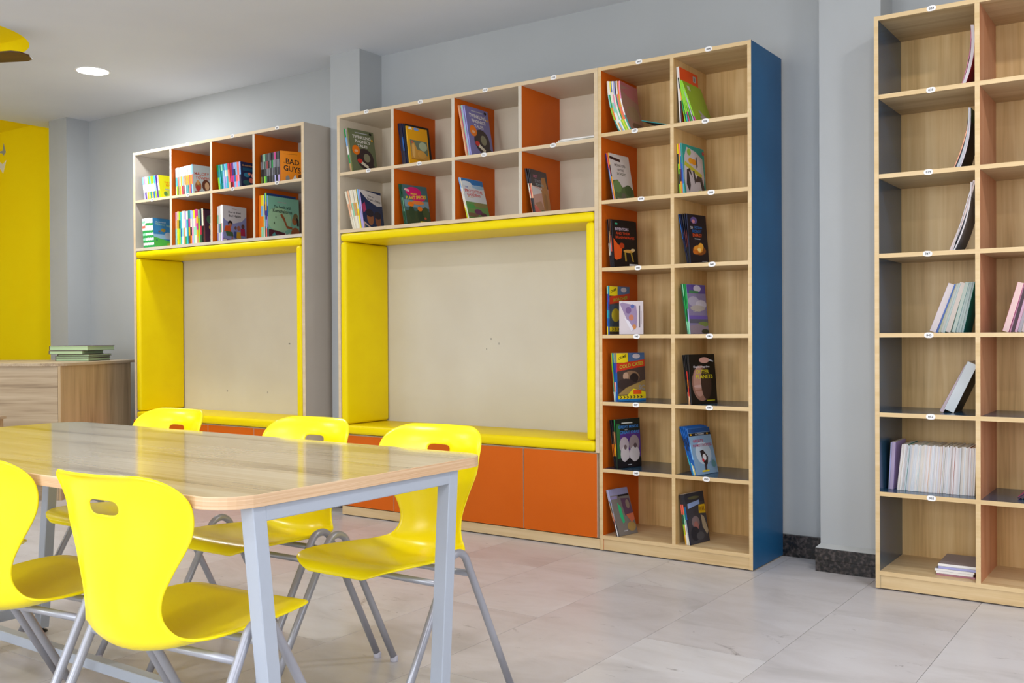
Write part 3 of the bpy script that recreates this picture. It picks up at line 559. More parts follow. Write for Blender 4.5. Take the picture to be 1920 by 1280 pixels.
stack('second row left cell, '+BC3, ZS[5], -0.728, 0.03, [(['black', 'navy', 'indigo'], 0.004, 0.241, 0.175, 'navy'), (['lavender', 'sky', 'coral'], 0.004, 0.242, 0.175, 'coral'), (['gold', 'gold', 'black', 'gold'], 0.005, 0.243, 0.178, 'white')], 10.7, 9.8, 5,
      ('pale book with a dark banner over trees, second row left cell, blue sided bookcase', [('r', 0, 0, 1, 1, '#d8cdc8'), ('p', [(0, 0.88), (0.52, 0.84), (0.52, 0.90), (0, 0.94)], '#3c1f22'), ('t', 'MONSTERS', 0.48, 0.765, 0.55, 0.055, '#5a4a48'), ('t', 'OF THE', 0.48, 0.67, 0.32, 0.05, '#6a5a52'), ('t', 'LOGIC', 0.50, 0.585, 0.44, 0.055, '#5a5a48'), ('p', [(0, 0.42), (0.25, 0.45), (0.45, 0.3), (0.75, 0.36), (1, 0.28), (1, 0.0), (0, 0)], '#566b42'), ('e', 0.2, 0.3, 0.2, 0.13, '#6d8a50'), ('e', 0.75, 0.25, 0.2, 0.12, '#3f5a35'), ('r', 0.1, 0, 0.9, 0.06, '#9a8878'), ('e', 0.45, 0.1, 0.12, 0.08, '#6a6658')]))
stack('third row left cell, '+BC3, ZS[4], -0.744, 0.03, [(['charcoal', 'cream', 'charcoal', 'charcoal'], 0.005, 0.243, 0.175, 'black'), (['charcoal', 'silver', 'tan', 'brown'], 0.005, 0.243, 0.175, 'black'), (['charcoal', 'coral', 'brown'], 0.005, 0.241, 0.175, 'black'), ('charcoal', 0.005, 0.237, 0.175, '#1c1414')], 5.8, 3.6, 15,
      ('black book with red title over an orange flame, third row left cell', [('r', 0, 0, 1, 1, '#1d1515'), ('e', 0.16, 0.93, 0.06, 0.02, '#3aa27a'), ('t', 'INVENTORS', 0.38, 0.82, 0.56, 0.06, '#c9b2c0'), ('t', 'AND THEIR', 0.42, 0.73, 0.58, 0.055, '#c4401c'), ('t', 'BRAINWAVES', 0.5, 0.645, 0.78, 0.055, '#c4401c'), ('p', [(0.02, 0.62), (0.18, 0.5), (0.36, 0.44), (0.3, 0.2), (0.1, 0.16), (0.02, 0.2)], '#e2571a'), ('e', 0.35, 0.47, 0.1, 0.06, '#b83a14'), ('e', 0.62, 0.36, 0.22, 0.035, '#d8a048'), ('e', 0.8, 0.39, 0.09, 0.03, '#e8c890'), ('p', [(0.44, 0.34), (0.5, 0.34), (0.52, 0.14), (0.46, 0.14)], '#b08a30'), ('p', [(0.68, 0.34), (0.74, 0.34), (0.82, 0.14), (0.76, 0.14)], '#b08a30'), ('r', 0.62, 0.05, 0.98, 0.09, '#d8d0cc')]))
crime = [('r', 0, 0, 1, 1, '#4a3a34'), ('r', 0, 0.8, 0.4, 1, '#f0d418'), ('t', 'CRIME', 0.2, 0.91, 0.28, 0.055, '#2a2210', 0.25), ('r', 0.4, 0.82, 1, 1, '#4f6a92'), ('e', 0.7, 0.93, 0.14, 0.05, '#c8bcc0'), ('p', [(0, 0.62), (1, 0.72), (1, 0.86), (0, 0.78)], '#c8381c')]
stack('fourth row left cell, '+BC3, ZS[3], -0.761, 0.025, [(['yellow', 'blue', 'turquoise', 'blue', 'purple', 'mint'], 0.006, 0.242, 0.175, 'blue'), (['blue', 'blue', 'turquoise', 'purple', 'blue', 'turquoise'], 0.006, 0.242, 0.178, 'blue')], 0.0, 0.0, 6,
      ('yellow and red crime book behind a white booklet, fourth row left cell', crime+[('t', 'POACHER', 0.55, 0.74, 0.7, 0.07, '#98a832', 0.1), ('r', 0, 0.14, 1, 0.62, '#3a4a5a'), ('e', 0.3, 0.4, 0.2, 0.14, '#c9b22a'), ('r', 0, 0.06, 1, 0.16, '#e8c81a')]+[('p', [(0.1+0.14*k, 0.08), (0.16+0.14*k, 0.11), (0.1+0.14*k, 0.14), (0.14+0.14*k, 0.14), (0.2+0.14*k, 0.11), (0.14+0.14*k, 0.08)], 'black') for k in range(6)]))
stack('fourth row left cell, '+BC3, ZS[3], -0.690, 0.018, [('ivory', 0.004, 0.168, 0.118, '#cfc2c4')], 12.0, 12.0, 62,
      ('white booklet with a purple photo corner leaning in front, fourth row left cell', [('r', 0, 0, 1, 1, '#cdbfc2'), ('p', [(0.02, 0.92), (0.12, 0.96), (0.7, 0.86), (0.75, 0.6), (0.72, 0.2), (0.55, 0.1), (0.4, 0.3)], '#8f7898'), ('e', 0.38, 0.72, 0.12, 0.1, '#6a4a7a'), ('e', 0.55, 0.84, 0.08, 0.06, '#4a5a9a'), ('e', 0.5, 0.5, 0.1, 0.09, '#b4684a'), ('e', 0.62, 0.22, 0.08, 0.08, '#c07a3a'), ('p', [(0.2, 0.5), (0.4, 0.4), (0.6, 0.15), (0.5, 0.08)], '#d8d0d8'), ('r', 0.82, 0.2, 0.87, 0.86, '#6a5a60'), ('r', 0.9, 0.3, 0.92, 0.7, '#8a7a80')]))
bk = [(['white', 'teal', 'coral', 'lime', 'gold'], 0.004, 0.241, 0.17, 'lime'), (['turquoise', 'red', 'teal', 'blue', 'turquoise'], 0.004, 0.241, 0.17, 'blue'), (['white', 'coral', 'blue', 'blue', 'mint'], 0.004, 0.241, 0.17, 'blue'), (['blue', 'white', 'blue', 'purple', 'yellow'], 0.005, 0.241, 0.17, 'blue'), (['blue', 'blue', 'blue', 'magenta', 'yellow'], 0.005, 0.241, 0.175, 'blue')]
stack('fifth row left cell, '+BC3, ZS[2], -0.722, 0.02, bk, 6.4, 2.6, 24,
      ('yellow and red crime book with chevrons along its foot, fifth row left cell', crime+[('t', 'COLD CASES', 0.52, 0.75, 0.86, 0.075, '#b4b43a', 0.1), ('e', 0.5, 0.5, 0.3, 0.13, '#8a6a50'), ('e', 0.6, 0.48, 0.16, 0.1, '#2a2020'), ('e', 0.3, 0.52, 0.1, 0.08, '#b8947a'), ('e', 0.3, 0.35, 0.3, 0.12, '#3a2c2a'), ('p', [(0, 0.14), (0.3, 0.28), (1, 0.44), (1, 0.14)], '#a0824a'), ('t', 'SC', 0.86, 0.28, 0.22, 0.1, 'grey'), ('p', [(0.3, 0.1), (0.55, 0.26), (1, 0.18), (1, 0.05), (0.3, 0.05)], '#ecd21c'), ('r', 0.55, 0.14, 0.84, 0.23, '#e8561a'), ('r', 0, 0, 1, 0.05, '#1f6fae'), ('r', 0, 0.05, 1, 0.12, '#e6c91c')]+[('p', [(0.06+0.12*k, 0.06), (0.11+0.12*k, 0.085), (0.06+0.12*k, 0.115), (0.10+0.12*k, 0.115), (0.15+0.12*k, 0.085), (0.10+0.12*k, 0.06)], 'black') for k in range(7)]))
stack('sixth row left cell, '+BC3, ZS[1], -0.727, 0.03, [(['black', 'orange', 'charcoal', 'black'], 0.004, 0.240, 0.165, 'black'), (['charcoal', 'orange', 'brown', 'charcoal'], 0.004, 0.241, 0.165, 'black'), (['black', 'gold', 'tan', 'black'], 0.004, 0.242, 0.165, 'black'), (['black', 'gold', 'rust', 'green'], 0.004, 0.243, 0.168, 'forest'), ('black', 0.004, 0.244, 0.168, '#1d2a20')], 8.4, 3.0, 16,
      ('dark green book with two white bearded faces, sixth row left cell', [('r', 0, 0, 1, 1, '#1c2420'), ('r', 0, 0.2, 0.14, 0.9, '#2e6a3a'), ('p', [(0.14, 0.2), (0.14, 0.7), (1, 0.75), (1, 0.2)], '#54307c'), ('r', 0.22, 0.9, 0.68, 0.925, '#cfd2cc'), ('t', 'GREAT MINDS', 0.5, 0.835, 0.84, 0.06, '#3f84cc'), ('t', 'AND', 0.4, 0.775, 0.12, 0.025, 'silver'), ('t', 'GREAT IDEAS', 0.54, 0.72, 0.82, 0.06, '#3f84cc'), ('e', 0.3, 0.46, 0.2, 0.17, '#b3a3a8'), ('e', 0.32, 0.28, 0.19, 0.16, '#c9bec0'), ('e', 0.72, 0.48, 0.22, 0.18, '#9c8a8c'), ('e', 0.72, 0.27, 0.22, 0.16, '#cfc5c6'), ('e', 0.34, 0.42, 0.06, 0.05, '#6a585c'), ('e', 0.76, 0.44, 0.07, 0.05, '#5a484c'), ('p', [(0, 0), (0, 0.16), (0.3, 0.12), (0.5, 0.2), (0.7, 0.1), (1, 0.18), (1, 0)], '#17151c'), ('r', 0.42, 0.05, 0.58, 0.065, 'silver')]))
stack('bottom row left cell, '+BC3, ZS[0], -0.705, 0.012, [(['black', 'tan', 'silver'], 0.004, 0.231, 0.14, 'grey'), (['white', 'rust', 'charcoal', 'lavender'], 0.005, 0.233, 0.14, 'silver'), (['charcoal', 'grey', 'lavender'], 0.005, 0.234, 0.142, '#6f6a66')], 19.0, 18.0, 12,
      ('grey book with a green streak and a red patch, bottom row left cell', [('r', 0, 0, 1, 1, '#78716c'), ('r', 0, 0.86, 1, 1, '#8f8db0'), ('r', 0.4, 0.82, 0.98, 0.86, '#1c1c22'), ('r', 0.02, 0.78, 0.35, 0.84, '#8a80a8'), ('p', [(0.5, 0.78), (0.95, 0.76), (1, 0.42), (0.55, 0.4)], '#5f4258'), ('p', [(0.28, 0.7), (0.42, 0.6), (0.46, 0.28), (0.36, 0.24), (0.28, 0.4)], '#2fae74'), ('p', [(0.6, 0.42), (1, 0.44), (1, 0.3), (0.8, 0.24)], '#c4694c'), ('e', 0.75, 0.16, 0.22, 0.1, '#a5864e'), ('e', 0.8, 0.64, 0.1, 0.1, '#8a7a6a'), ('r', 0.3, 0.08, 0.5, 0.1, 'silver')]))
# right column
stack('top row right cell, '+BC3, ZS[6], -0.3655, 0.03, [('white', 0.007, 0.272, 0.215, '#5a5a50'), (['navy', 'navy', 'white', 'ivory', 'white'], 0.006, 0.272, 0.21, 'orange')], 3.6, 3.4, 0,
      ('orange red book standing tallest, top row right cell, blue sided bookcase', [('r', 0, 0, 1, 1, '#e8501c'), ('r', 0.72, 0.84, 0.88, 0.95, '#b8b8b4'), ('r', 0.76, 0.86, 0.83, 0.92, '#7a7a78')]))
stack('top row right cell, in front, '+BC3, ZS[6], -0.338, 0.03, [(['lime', 'green', 'gold', 'charcoal'], 0.005, 0.222, 0.205, 'green'), (['turquoise', 'lime', 'lime', 'lime', 'lime'], 0.006, 0.216, 0.205, 'lime'), (['magenta', 'lime', 'lime', 'lime'], 0.005, 0.216, 0.205, 'lime'), (['green', 'lime', 'lime', 'lime'], 0.005, 0.214, 0.205, 'lime'), ('silver', 0.005, 0.213, 0.205, 'grey'), (['magenta', 'lime', 'lime', 'lime', 'lime', 'lime', 'lime', 'lime'], 0.006, 0.214, 0.21, 'lime')], 9.5, 19.5, 0,
      ('bright lime green book leaning lowest, top row right cell, blue sided bookcase', [('r', 0, 0, 1, 1, '#93b428'), ('r', 0.16, 0.80, 0.30, 0.92, '#c8d0b0'), ('p', [(0.35, 0.3), (0.5, 0.2), (0.9, 0.1), (0.95, 0.18), (0.6, 0.26), (0.4, 0.36)], '#a9a0a0'), ('e', 0.55, 0.17, 0.2, 0.06, '#b8b0b8'), ('e', 0.84, 0.15, 0.1, 0.03, '#7a6a40')]), spread=0.0045)
stack('second row right cell, '+BC3, ZS[5], -0.368, 0.03, [(['lime', 'charcoal', 'lime', 'charcoal', 'yellow'], 0.006, 0.240, 0.20, 'lime'), (['gold', 'black', 'gold', 'orange'], 0.006, 0.240, 0.20, 'gold'), (['coral', 'indigo', 'blue', 'pink'], 0.006, 0.240, 0.205, 'coral'), (['turquoise', 'blue', 'blue', 'teal', 'teal'], 0.008, 0.241, 0.225, 'white')], 3.5, 3.5, 3,
      ('penguin photo book with a yellow banner, second row right cell', [('r', 0, 0, 1, 1, '#1f9a8c'), ('p', [(0.1, 0), (0.04, 0.3), (0.08, 0.75), (0.2, 0.95), (0.6, 0.9), (0.9, 0.78), (0.95, 0.4), (0.85, 0)], '#cfc2c4'), ('e', 0.3, 0.86, 0.09, 0.07, '#98b838'), ('p', [(0.06, 0.58), (0.1, 0.66), (0.85, 0.46), (0.82, 0.38)], '#c8bc34'), ('e', 0.36, 0.69, 0.11, 0.06, '#eaa21c'), ('e', 0.5, 0.68, 0.12, 0.06, '#e8921a'), ('p', [(0.16, 0.5), (0.12, 0.2), (0.24, 0.05), (0.3, 0.2), (0.24, 0.48), (0.4, 0.36), (0.44, 0.3), (0.3, 0.54)], '#2d2830'), ('p', [(0.62, 0.42), (0.82, 0.4), (0.99, 0.06), (0.86, 0.02), (0.74, 0.3), (0.5, 0.28)], '#3a2c34'), ('p', [(0.42, 0.5), (0.5, 0.5), (0.56, 0.3), (0.5, 0.24)], '#35303a'), ('p', [(0.58, 0.78), (0.63, 0.8), (0.66, 0.6), (0.6, 0.56)], '#4a4448'), ('e', 0.75, 0.08, 0.15, 0.05, '#98b030'), ('e', 0.94, 0.9, 0.05, 0.04, '#c03a4a')]))
stack('third row right cell, '+BC3, ZS[4], -0.333, 0.03, [(['black', 'navy', 'blue', 'blue'], 0.004, 0.244, 0.145, 'navy'), ('navy', 0.004, 0.243, 0.145), (['black', 'maroon', 'charcoal'], 0.004, 0.242, 0.145, 'black'), (['black', 'maroon', 'navy'], 0.004, 0.241, 0.145, 'black'), ('navy', 0.005, 0.238, 0.15, '#16121e')], 12.6, 5.2, 11,
      ('black book with an orange explosion photo, third row right cell', [('r', 0, 0, 1, 1, '#191420'), ('e', 0.33, 0.88, 0.18, 0.07, '#5a4a80'), ('e', 0.3, 0.86, 0.08, 0.04, '#c07a80'), ('t', '20', 0.18, 0.73, 0.12, 0.05, 'silver'), ('t', 'FACTS ON', 0.52, 0.74, 0.42, 0.05, '#2f6fb4'), ('t', 'ROBOT', 0.46, 0.66, 0.5, 0.06, '#1d5a9a'), ('t', 'ENERGY', 0.46, 0.58, 0.5, 0.065, '#d4501c'), ('r', 0.3, 0.50, 0.6, 0.515, 'silver'), ('e', 0.5, 0.28, 0.36, 0.1, '#8a4a1c'), ('e', 0.45, 0.3, 0.24, 0.08, '#e0912e'), ('e', 0.6, 0.36, 0.14, 0.07, '#f0a838'), ('e', 0.3, 0.24, 0.16, 0.05, '#c86a20'), ('e', 0.5, 0.29, 0.1, 0.04, '#ffd27a'), ('r', 0.6, 0.05, 0.88, 0.065, 'grey')]))
stack('fourth row right cell, '+BC3, ZS[3], -0.331, 0.028, [('forest', 0.004, 0.240, 0.155, 'green'), (['mint', 'green', 'green', 'mint'], 0.004, 0.240, 0.155, 'green'), (['mint', 'forest', 'green', 'green'], 0.004, 0.239, 0.155, 'green'), (['mint', 'lavender', 'green', 'green'], 0.005, 0.237, 0.158, 'lilac')], 8.6, 5.4, 9,
      ('purple landscape book beside green spines, fourth row right cell', [('r', 0, 0, 1, 1, '#84789c'), ('r', 0, 0.82, 1, 1, '#5a4890'), ('e', 0.55, 0.92, 0.2, 0.07, '#cfc6d4'), ('p', [(0.1, 0.82), (0.6, 0.82), (0.62, 0.87), (0.12, 0.88)], '#3f7a52'), ('e', 0.3, 0.66, 0.3, 0.1, '#a9a0b4'), ('e', 0.7, 0.6, 0.3, 0.09, '#c0b8c4'), ('e', 0.5, 0.52, 0.4, 0.06, '#b0a49c'), ('t', 'LAKE', 0.45, 0.47, 0.4, 0.05, '#b8b4a0'), ('r', 0, 0.3, 1, 0.37, '#6a54a4'), ('r', 0, 0.22, 1, 0.3, '#5a5a6a'), ('e', 0.75, 0.2, 0.3, 0.05, '#7a8a48'), ('p', [(0, 0), (0, 0.16), (0.5, 0.2), (1, 0.12), (1, 0)], '#93808c'), ('e', 0.8, 0.05, 0.2, 0.05, '#3a3a28')]))
stack('fifth row right cell, '+BC3, ZS[2], -0.318, 0.005, [('black', 0.004, 0.236, 0.16), (['tan', 'black', 'black', 'charcoal'], 0.004, 0.236, 0.16, 'black'), (['peach', 'red', 'orange', 'red', 'black', 'black'], 0.005, 0.237, 0.16, 'black'), (['charcoal', 'maroon', 'black', 'black'], 0.004, 0.237, 0.165, 'black'), ('charcoal', 0.004, 0.237, 0.182, '#14110f')], 8.6, 5.0, 17,
      ('black book with a brown planet and yellow title, fifth row right cell', [('r', 0, 0, 1, 1, '#16130f'), ('e', 0.42, 0.42, 0.36, 0.36, '#8a6252'), ('e', 0.34, 0.45, 0.22, 0.3, '#a97e6e'), ('e', 0.36, 0.36, 0.24, 0.03, '#b8948a'), ('e', 0.36, 0.28, 0.2, 0.02, '#9a6a58'), ('e', 0.6, 0.42, 0.2, 0.33, '#3a2820'), ('e', 0.58, 0.88, 0.2, 0.06, '#cf9a8a'), ('p', [(0.75, 0.87), (0.92, 0.84), (0.94, 0.86), (0.78, 0.9)], 'silver'), ('t', 'Exploring the', 0.46, 0.745, 0.62, 0.05, '#d8cfd0'), ('t', 'OUTER', 0.48, 0.65, 0.5, 0.075, '#c8b81c'), ('t', 'PLANETS', 0.54, 0.55, 0.66, 0.075, '#c8b81c'), ('r', 0.58, 0.06, 0.9, 0.08, '#a8a018')]))
stack('sixth row right cell, '+BC3, ZS[1], -0.304, 0.02, [(['blue', 'turquoise', 'blue', 'navy', 'blue'], 0.005, 0.236, 0.16, 'blue'), (['turquoise', 'blue', 'navy', 'blue'], 0.004, 0.235, 0.16, 'blue'), (['white', 'blue', 'navy', 'blue'], 0.004, 0.233, 0.162, 'blue'), (['yellow', 'blue', 'blue', 'navy', 'blue'], 0.004, 0.228, 0.165, 'blue'), (['blue', 'sky', 'blue'], 0.005, 0.222, 0.17, 'sky')], 18.6, 14.6, 13,
      ('pale blue book with a motorcycle rider jumping, sixth row right cell', [('r', 0, 0, 1, 1, '#7f9cb8'), ('e', 0.5, 0.45, 0.35, 0.25, '#b4c2d0'), ('r', 0, 0.9, 1, 1, '#1d4a86'), ('r', 0, 0.83, 1, 0.89, '#1c1c22'), ('t', 'EXTREME', 0.5, 0.86, 0.4, 0.035, 'silver'), ('e', 0.1, 0.86, 0.04, 0.018, 'gold'), ('e', 0.84, 0.86, 0.04, 0.018, 'gold'), ('t', 'GREATS', 0.36, 0.72, 0.46, 0.06, '#b0405a'), ('t', 'IN MOTOCROSS', 0.52, 0.62, 0.84, 0.06, '#a04060'), ('p', [(0.35, 0.5), (0.5, 0.52), (0.66, 0.36), (0.6, 0.22), (0.5, 0.16), (0.4, 0.28)], '#2a2228'), ('e', 0.5, 0.36, 0.08, 0.07, '#d8d4d8'), ('e', 0.42, 0.3, 0.05, 0.04, '#c03038'), ('p', [(0.44, 0.2), (0.54, 0.18), (0.5, 0.06), (0.42, 0.08)], '#3a3038'), ('r', 0.28, 0.05, 0.6, 0.085, '#e0c41c'), ('e', 0.85, 0.2, 0.1, 0.08, '#5a8a90')]))
stack('bottom row right cell, '+BC3, ZS[0], -0.342, 0.02, [(['gold', 'lime', 'forest', 'coral', 'charcoal'], 0.006, 0.236, 0.15, 'charcoal'), (['cream', 'gold', 'forest', 'rust', 'charcoal'], 0.006, 0.237, 0.15, 'charcoal'), (['white', 'white', 'mint', 'coral', 'charcoal'], 0.006, 0.238, 0.15, 'charcoal'), (['ivory', 'silver', 'teal', 'charcoal'], 0.005, 0.239, 0.15, 'charcoal'), (['navy', 'navy', 'blue', 'charcoal'], 0.006, 0.24, 0.158, '#30303a')], 9.0, 11.4, 10,
      ('dark book with a blue title box and yellow patch, bottom row right cell', [('r', 0, 0, 1, 1, '#3a3a42'), ('r', 0, 0.8, 1, 1, '#2c2f3a'), ('e', 0.45, 0.9, 0.3, 0.03, '#5a5a40'), ('p', [(0.1, 0.7), (0.72, 0.76), (0.72, 0.84), (0.1, 0.8)], '#8fa6d4'), ('p', [(0.62, 0.58), (0.98, 0.56), (0.98, 0.74), (0.66, 0.74)], '#d8ac18'), ('e', 0.4, 0.42, 0.2, 0.12, '#7a6a6c'), ('e', 0.4, 0.34, 0.12, 0.1, '#94605a'), ('p', [(0.7, 0.55), (0.85, 0.5), (1, 0.2), (0.9, 0.14), (0.72, 0.3)], '#a8987e'), ('e', 0.3, 0.2, 0.22, 0.14, '#232630'), ('e', 0.55, 0.14, 0.2, 0.08, '#4a4a50'), ('t', 'WAR', 0.8, 0.655, 0.28, 0.1, '#8a5a18')]))
# ---- bookcase left of the pillar
BC1 = 'bookcase left of pillar'
c9 = [(['lavender', 'white', 'sky'], 'sky'), (['purple', 'white', 'pink'], 'white'), (['yellow', 'white', 'silver'], 'white'), (['yellow', 'white', 'lime'], 'white'), (['teal', 'silver', 'turquoise'], 'white'), (['gold', 'white', 'lime'], 'white'), (['blue', 'white', 'lime'], 'white'), (['lime', 'aqua', 'turquoise'], 'white'), (['purple', 'indigo', 'indigo'], 'indigo'), (['lime', 'ivory', 'pink'], '#e8e81c')]
stack('upper first cubby, '+BC1, Z2T, -4.552, 0.03, [(c[0], 0.0185, 0.168, 0.145, c[1]) for c in c9], 11.0, 11.0, 4,
      ('bright yellow paperback with orange title, upper first cubby', [('r', 0, 0, 1, 1, '#e8e21c'), ('t', 'THE SECRET', 0.62, 0.70, 0.66, 0.075, 'orange'), ('t', 'SEVEN', 0.62, 0.57, 0.54, 0.09, 'orange'), ('r', 0.3, 0.36, 0.9, 0.42, '#a8b8a0'), ('e', 0.5, 0.2, 0.3, 0.14, '#b4c84a'), ('e', 0.3, 0.2, 0.1, 0.1, '#5a8a4a'), ('e', 0.75, 0.2, 0.12, 0.14, '#8fa8b8')]))
c12 = [(['ivory', 'aqua', 'white'], 'white'), (['lime', 'turquoise', 'white'], 'white'), (['olive', 'coral', 'white'], 'white'), (['gold', 'silver', 'white'], 'white'), (['peach', 'gold', 'white'], 'white'), (['crimson', 'mint', 'white'], 'white'), (['maroon', 'silver', 'white'], 'white'), (['white', 'orange', 'white'], 'white'), (['turquoise', 'gold', 'white'], 'white'), (['teal', 'gold', 'white'], 'white'), (['coral', 'coral', 'white'], 'coral'), (['purple', 'gold', 'white'], 'white'), (['aqua', 'coral', 'sky'], '#c9d2d4')]
stack('upper second cubby, '+BC1, Z2T, -4.192, 0.028, [(c[0], 0.0148, 0.192+0.0008*i, 0.135, c[1]) for i, c in enumerate(c12)], 4.6, 2.8, 6,
      ('pale grey paperback with red title and two children, upper second cubby', [('r', 0, 0, 1, 1, '#c4ced0'), ('t', 'MALORY', 0.52, 0.70, 0.84, 0.11, '#c4543a'), ('t', 'TOWERS', 0.56, 0.56, 0.80, 0.10, '#c4543a'), ('r', 0.1, 0, 1, 0.1, '#8a4a38'), ('e', 0.3, 0.28, 0.18, 0.17, '#a8683a'), ('e', 0.28, 0.4, 0.09, 0.08, '#d8a060'), ('e', 0.75, 0.32, 0.24, 0.2, '#6a3826'), ('e', 0.8, 0.3, 0.13, 0.14, '#e0b48a'), ('e', 0.28, 0.2, 0.12, 0.1, '#b03a2a'), ('r', 0.15, 0, 0.28, 0.07, '#d04a38')]))
c12 = [(['lime', 'lime', 'teal', 'green'], 'teal'), (['teal', 'turquoise', 'teal', 'teal'], 'teal'), (['turquoise', 'teal', 'teal', 'mint'], 'teal'), (['lavender', 'lavender', 'sky', 'teal'], 'sky'), (['sky', 'lavender', 'cream', 'sky'], 'sky'), (['turquoise', 'turquoise', 'aqua', 'turquoise'], 'aqua'), (['peach', 'coral', 'coral', 'crimson'], 'coral'), (['maroon', 'magenta', 'crimson', 'crimson'], 'crimson'), (['crimson', 'magenta', 'indigo', 'purple'], 'purple'), (['sky', 'blue', 'navy', 'lavender'], 'blue'), (['pink', 'coral', 'sky', 'sky'], 'pink'), (['sky', 'pink', 'coral', 'coral'], 'coral'), (['navy', 'navy', 'sky', 'lavender'], 'navy')]
stack('upper third cubby, '+BC1, Z2T, -3.728, 0.028, [(c[0], 0.0170, 0.170, 0.135, c[1]) for c in c12], 8.8, 4.0, 2,
      ('navy paperback with a gold script line and coral shapes, upper third cubby', [('r', 0, 0, 1, 1, '#1a1e46'), ('t', 'Enid Blyton', 0.52, 0.86, 0.8, 0.08, '#c08a50'), ('r', 0.12, 0.66, 1, 0.78, '#164a68'), ('e', 0.35, 0.5, 0.18, 0.09, '#2f7a9a'), ('e', 0.8, 0.5, 0.2, 0.1, '#e0968a'), ('e', 0.6, 0.3, 0.14, 0.1, '#d46a5a'), ('e', 0.3, 0.2, 0.2, 0.1, '#2a5a5a'), ('e', 0.85, 0.22, 0.14, 0.1, '#3a7a6a'), ('e', 0.5, 0.55, 0.08, 0.06, '#d87a6a')]))
sp = [['olive', 'charcoal', '#74747c', 'charcoal'], ['charcoal', 'black', '#a0a0a6', '#8a8578'], ['lime', 'charcoal', 'forest', 'mint'], ['green', 'charcoal', '#55555c', 'forest'], ['black', '#74747c', '#8a2a30', 'charcoal'], ['charcoal', '#74747c', 'black', '#55555c'], ['black', 'charcoal', '#74747c', 'black'], ['#55555c', '#74747c', 'green', 'charcoal'], ['charcoal', '#74747c', '#a0a0a6', '#55555c'], ['lavender', 'charcoal', '#74747c', 'magenta'], ['charcoal', '#55555c', '#74747c', 'charcoal'], ['lilac', 'charcoal', '#74747c', 'charcoal']]
stack('upper fourth cubby, '+BC1, Z2T, -3.308, 0.028, [(s, 0.0138, 0.189+0.0007*i, 0.155, 'charcoal') for i, s in enumerate(sp)]+[(['charcoal', 'purple', 'charcoal', 'charcoal'], 0.0138, 0.198, 0.150, '#e8800c')], 1.6, 1.2, 26,
      ('orange paperback with bold black title lettering, upper fourth cubby', [('r', 0, 0, 1, 1, '#ee8a0c'), ('t', 'the', 0.19, 0.63, 0.09, 0.035, '#8a4a0a'), ('t', 'BAD', 0.54, 0.66, 0.58, 0.17, '#231a12', -0.08), ('t', 'GUYS', 0.52, 0.43, 0.74, 0.18, '#231a12', -0.1), ('r', 0.16, 0.90, 0.75, 0.912, '#b86a0a'), ('e', 0.88, 0.2, 0.11, 0.085, '#6a3a10'), ('e', 0.32, 0.12, 0.09, 0.1, '#8a8680'), ('p', [(0.5, 0.05), (0.64, 0.26), (0.78, 0.06)], '#d8d4d0')]))
gs = ['green', 'white', 'green', 'mint', 'green', 'mint', 'green', 'white', 'coral', 'white', 'mint', 'white']
g2 = ['green', 'white', 'green', 'white', 'green', 'white', 'green', 'white', 'white', 'green', 'white', 'white']
stack('lower first cubby, '+BC1, Z2B, -4.562, 0.028, [(gs, 0.036, 0.212, 0.16, 'mint'), (g2, 0.030, 0.213, 0.16, 'white'), (g2, 0.026, 0.213, 0.16, 'green'), (g2, 0.030, 0.211, 0.17, '#3a84b8')], 5.2, 7.6, -2,
      ('blue sky and green meadow storybook beside green striped spines, lower first cubby', [('r', 0, 0, 1, 1, '#3f8cc4'), ('r', 0, 0.3, 1, 0.45, '#a4cce8'), ('p', [(0, 0), (0, 0.36), (0.4, 0.3), (1, 0.2), (1, 0)], '#5cc850'), ('t', 'The Enchanted', 0.4, 0.87, 0.5, 0.045, '#c8dce4'), ('t', 'FARAWAY TREE', 0.5, 0.78, 0.76, 0.065, '#a8d0b8', -0.08), ('e', 0.5, 0.6, 0.12, 0.06, '#b0943a'), ('e', 0.3, 0.55, 0.06, 0.03, '#7a6a60'), ('e', 0.75, 0.42, 0.2, 0.12, '#c4ccd8'), ('e', 0.93, 0.62, 0.06, 0.2, '#c8b8b0'), ('e', 0.9, 0.34, 0.07, 0.05, '#a83a30'), ('e', 0.75, 0.12, 0.12, 0.05, '#b8c83a'), ('e', 0.15, 0.25, 0.04, 0.03, '#3a8a7a')]))
c13 = [['aqua', 'aqua', 'peach', 'pink'], ['yellow', 'yellow', 'gold', 'peach'], ['lime', 'lime', 'forest', 'lime'], ['turquoise', 'blue', 'turquoise', 'turquoise'], ['ivory', 'aqua', 'ivory', 'ivory'], ['tan', 'tan', 'cream', 'silver'], ['green', 'white', 'lilac', 'lilac'], ['turquoise', 'turquoise', 'turquoise', 'cream'], ['brown', 'gold', 'magenta', 'teal'], ['orange', 'navy', 'cream', 'sky'], ['lilac', 'pink', 'silver', 'lavender'], ['mint', 'mint', 'cream', 'yellow'], ['ivory', 'mint', 'pink', 'magenta'], ['tan', 'gold', 'magenta', 'gold', 'magenta'], ['lime', 'lime', 'lime', 'mint'], ['forest', 'crimson', 'navy', 'navy'], ['black', 'black', 'cream', 'cream']]
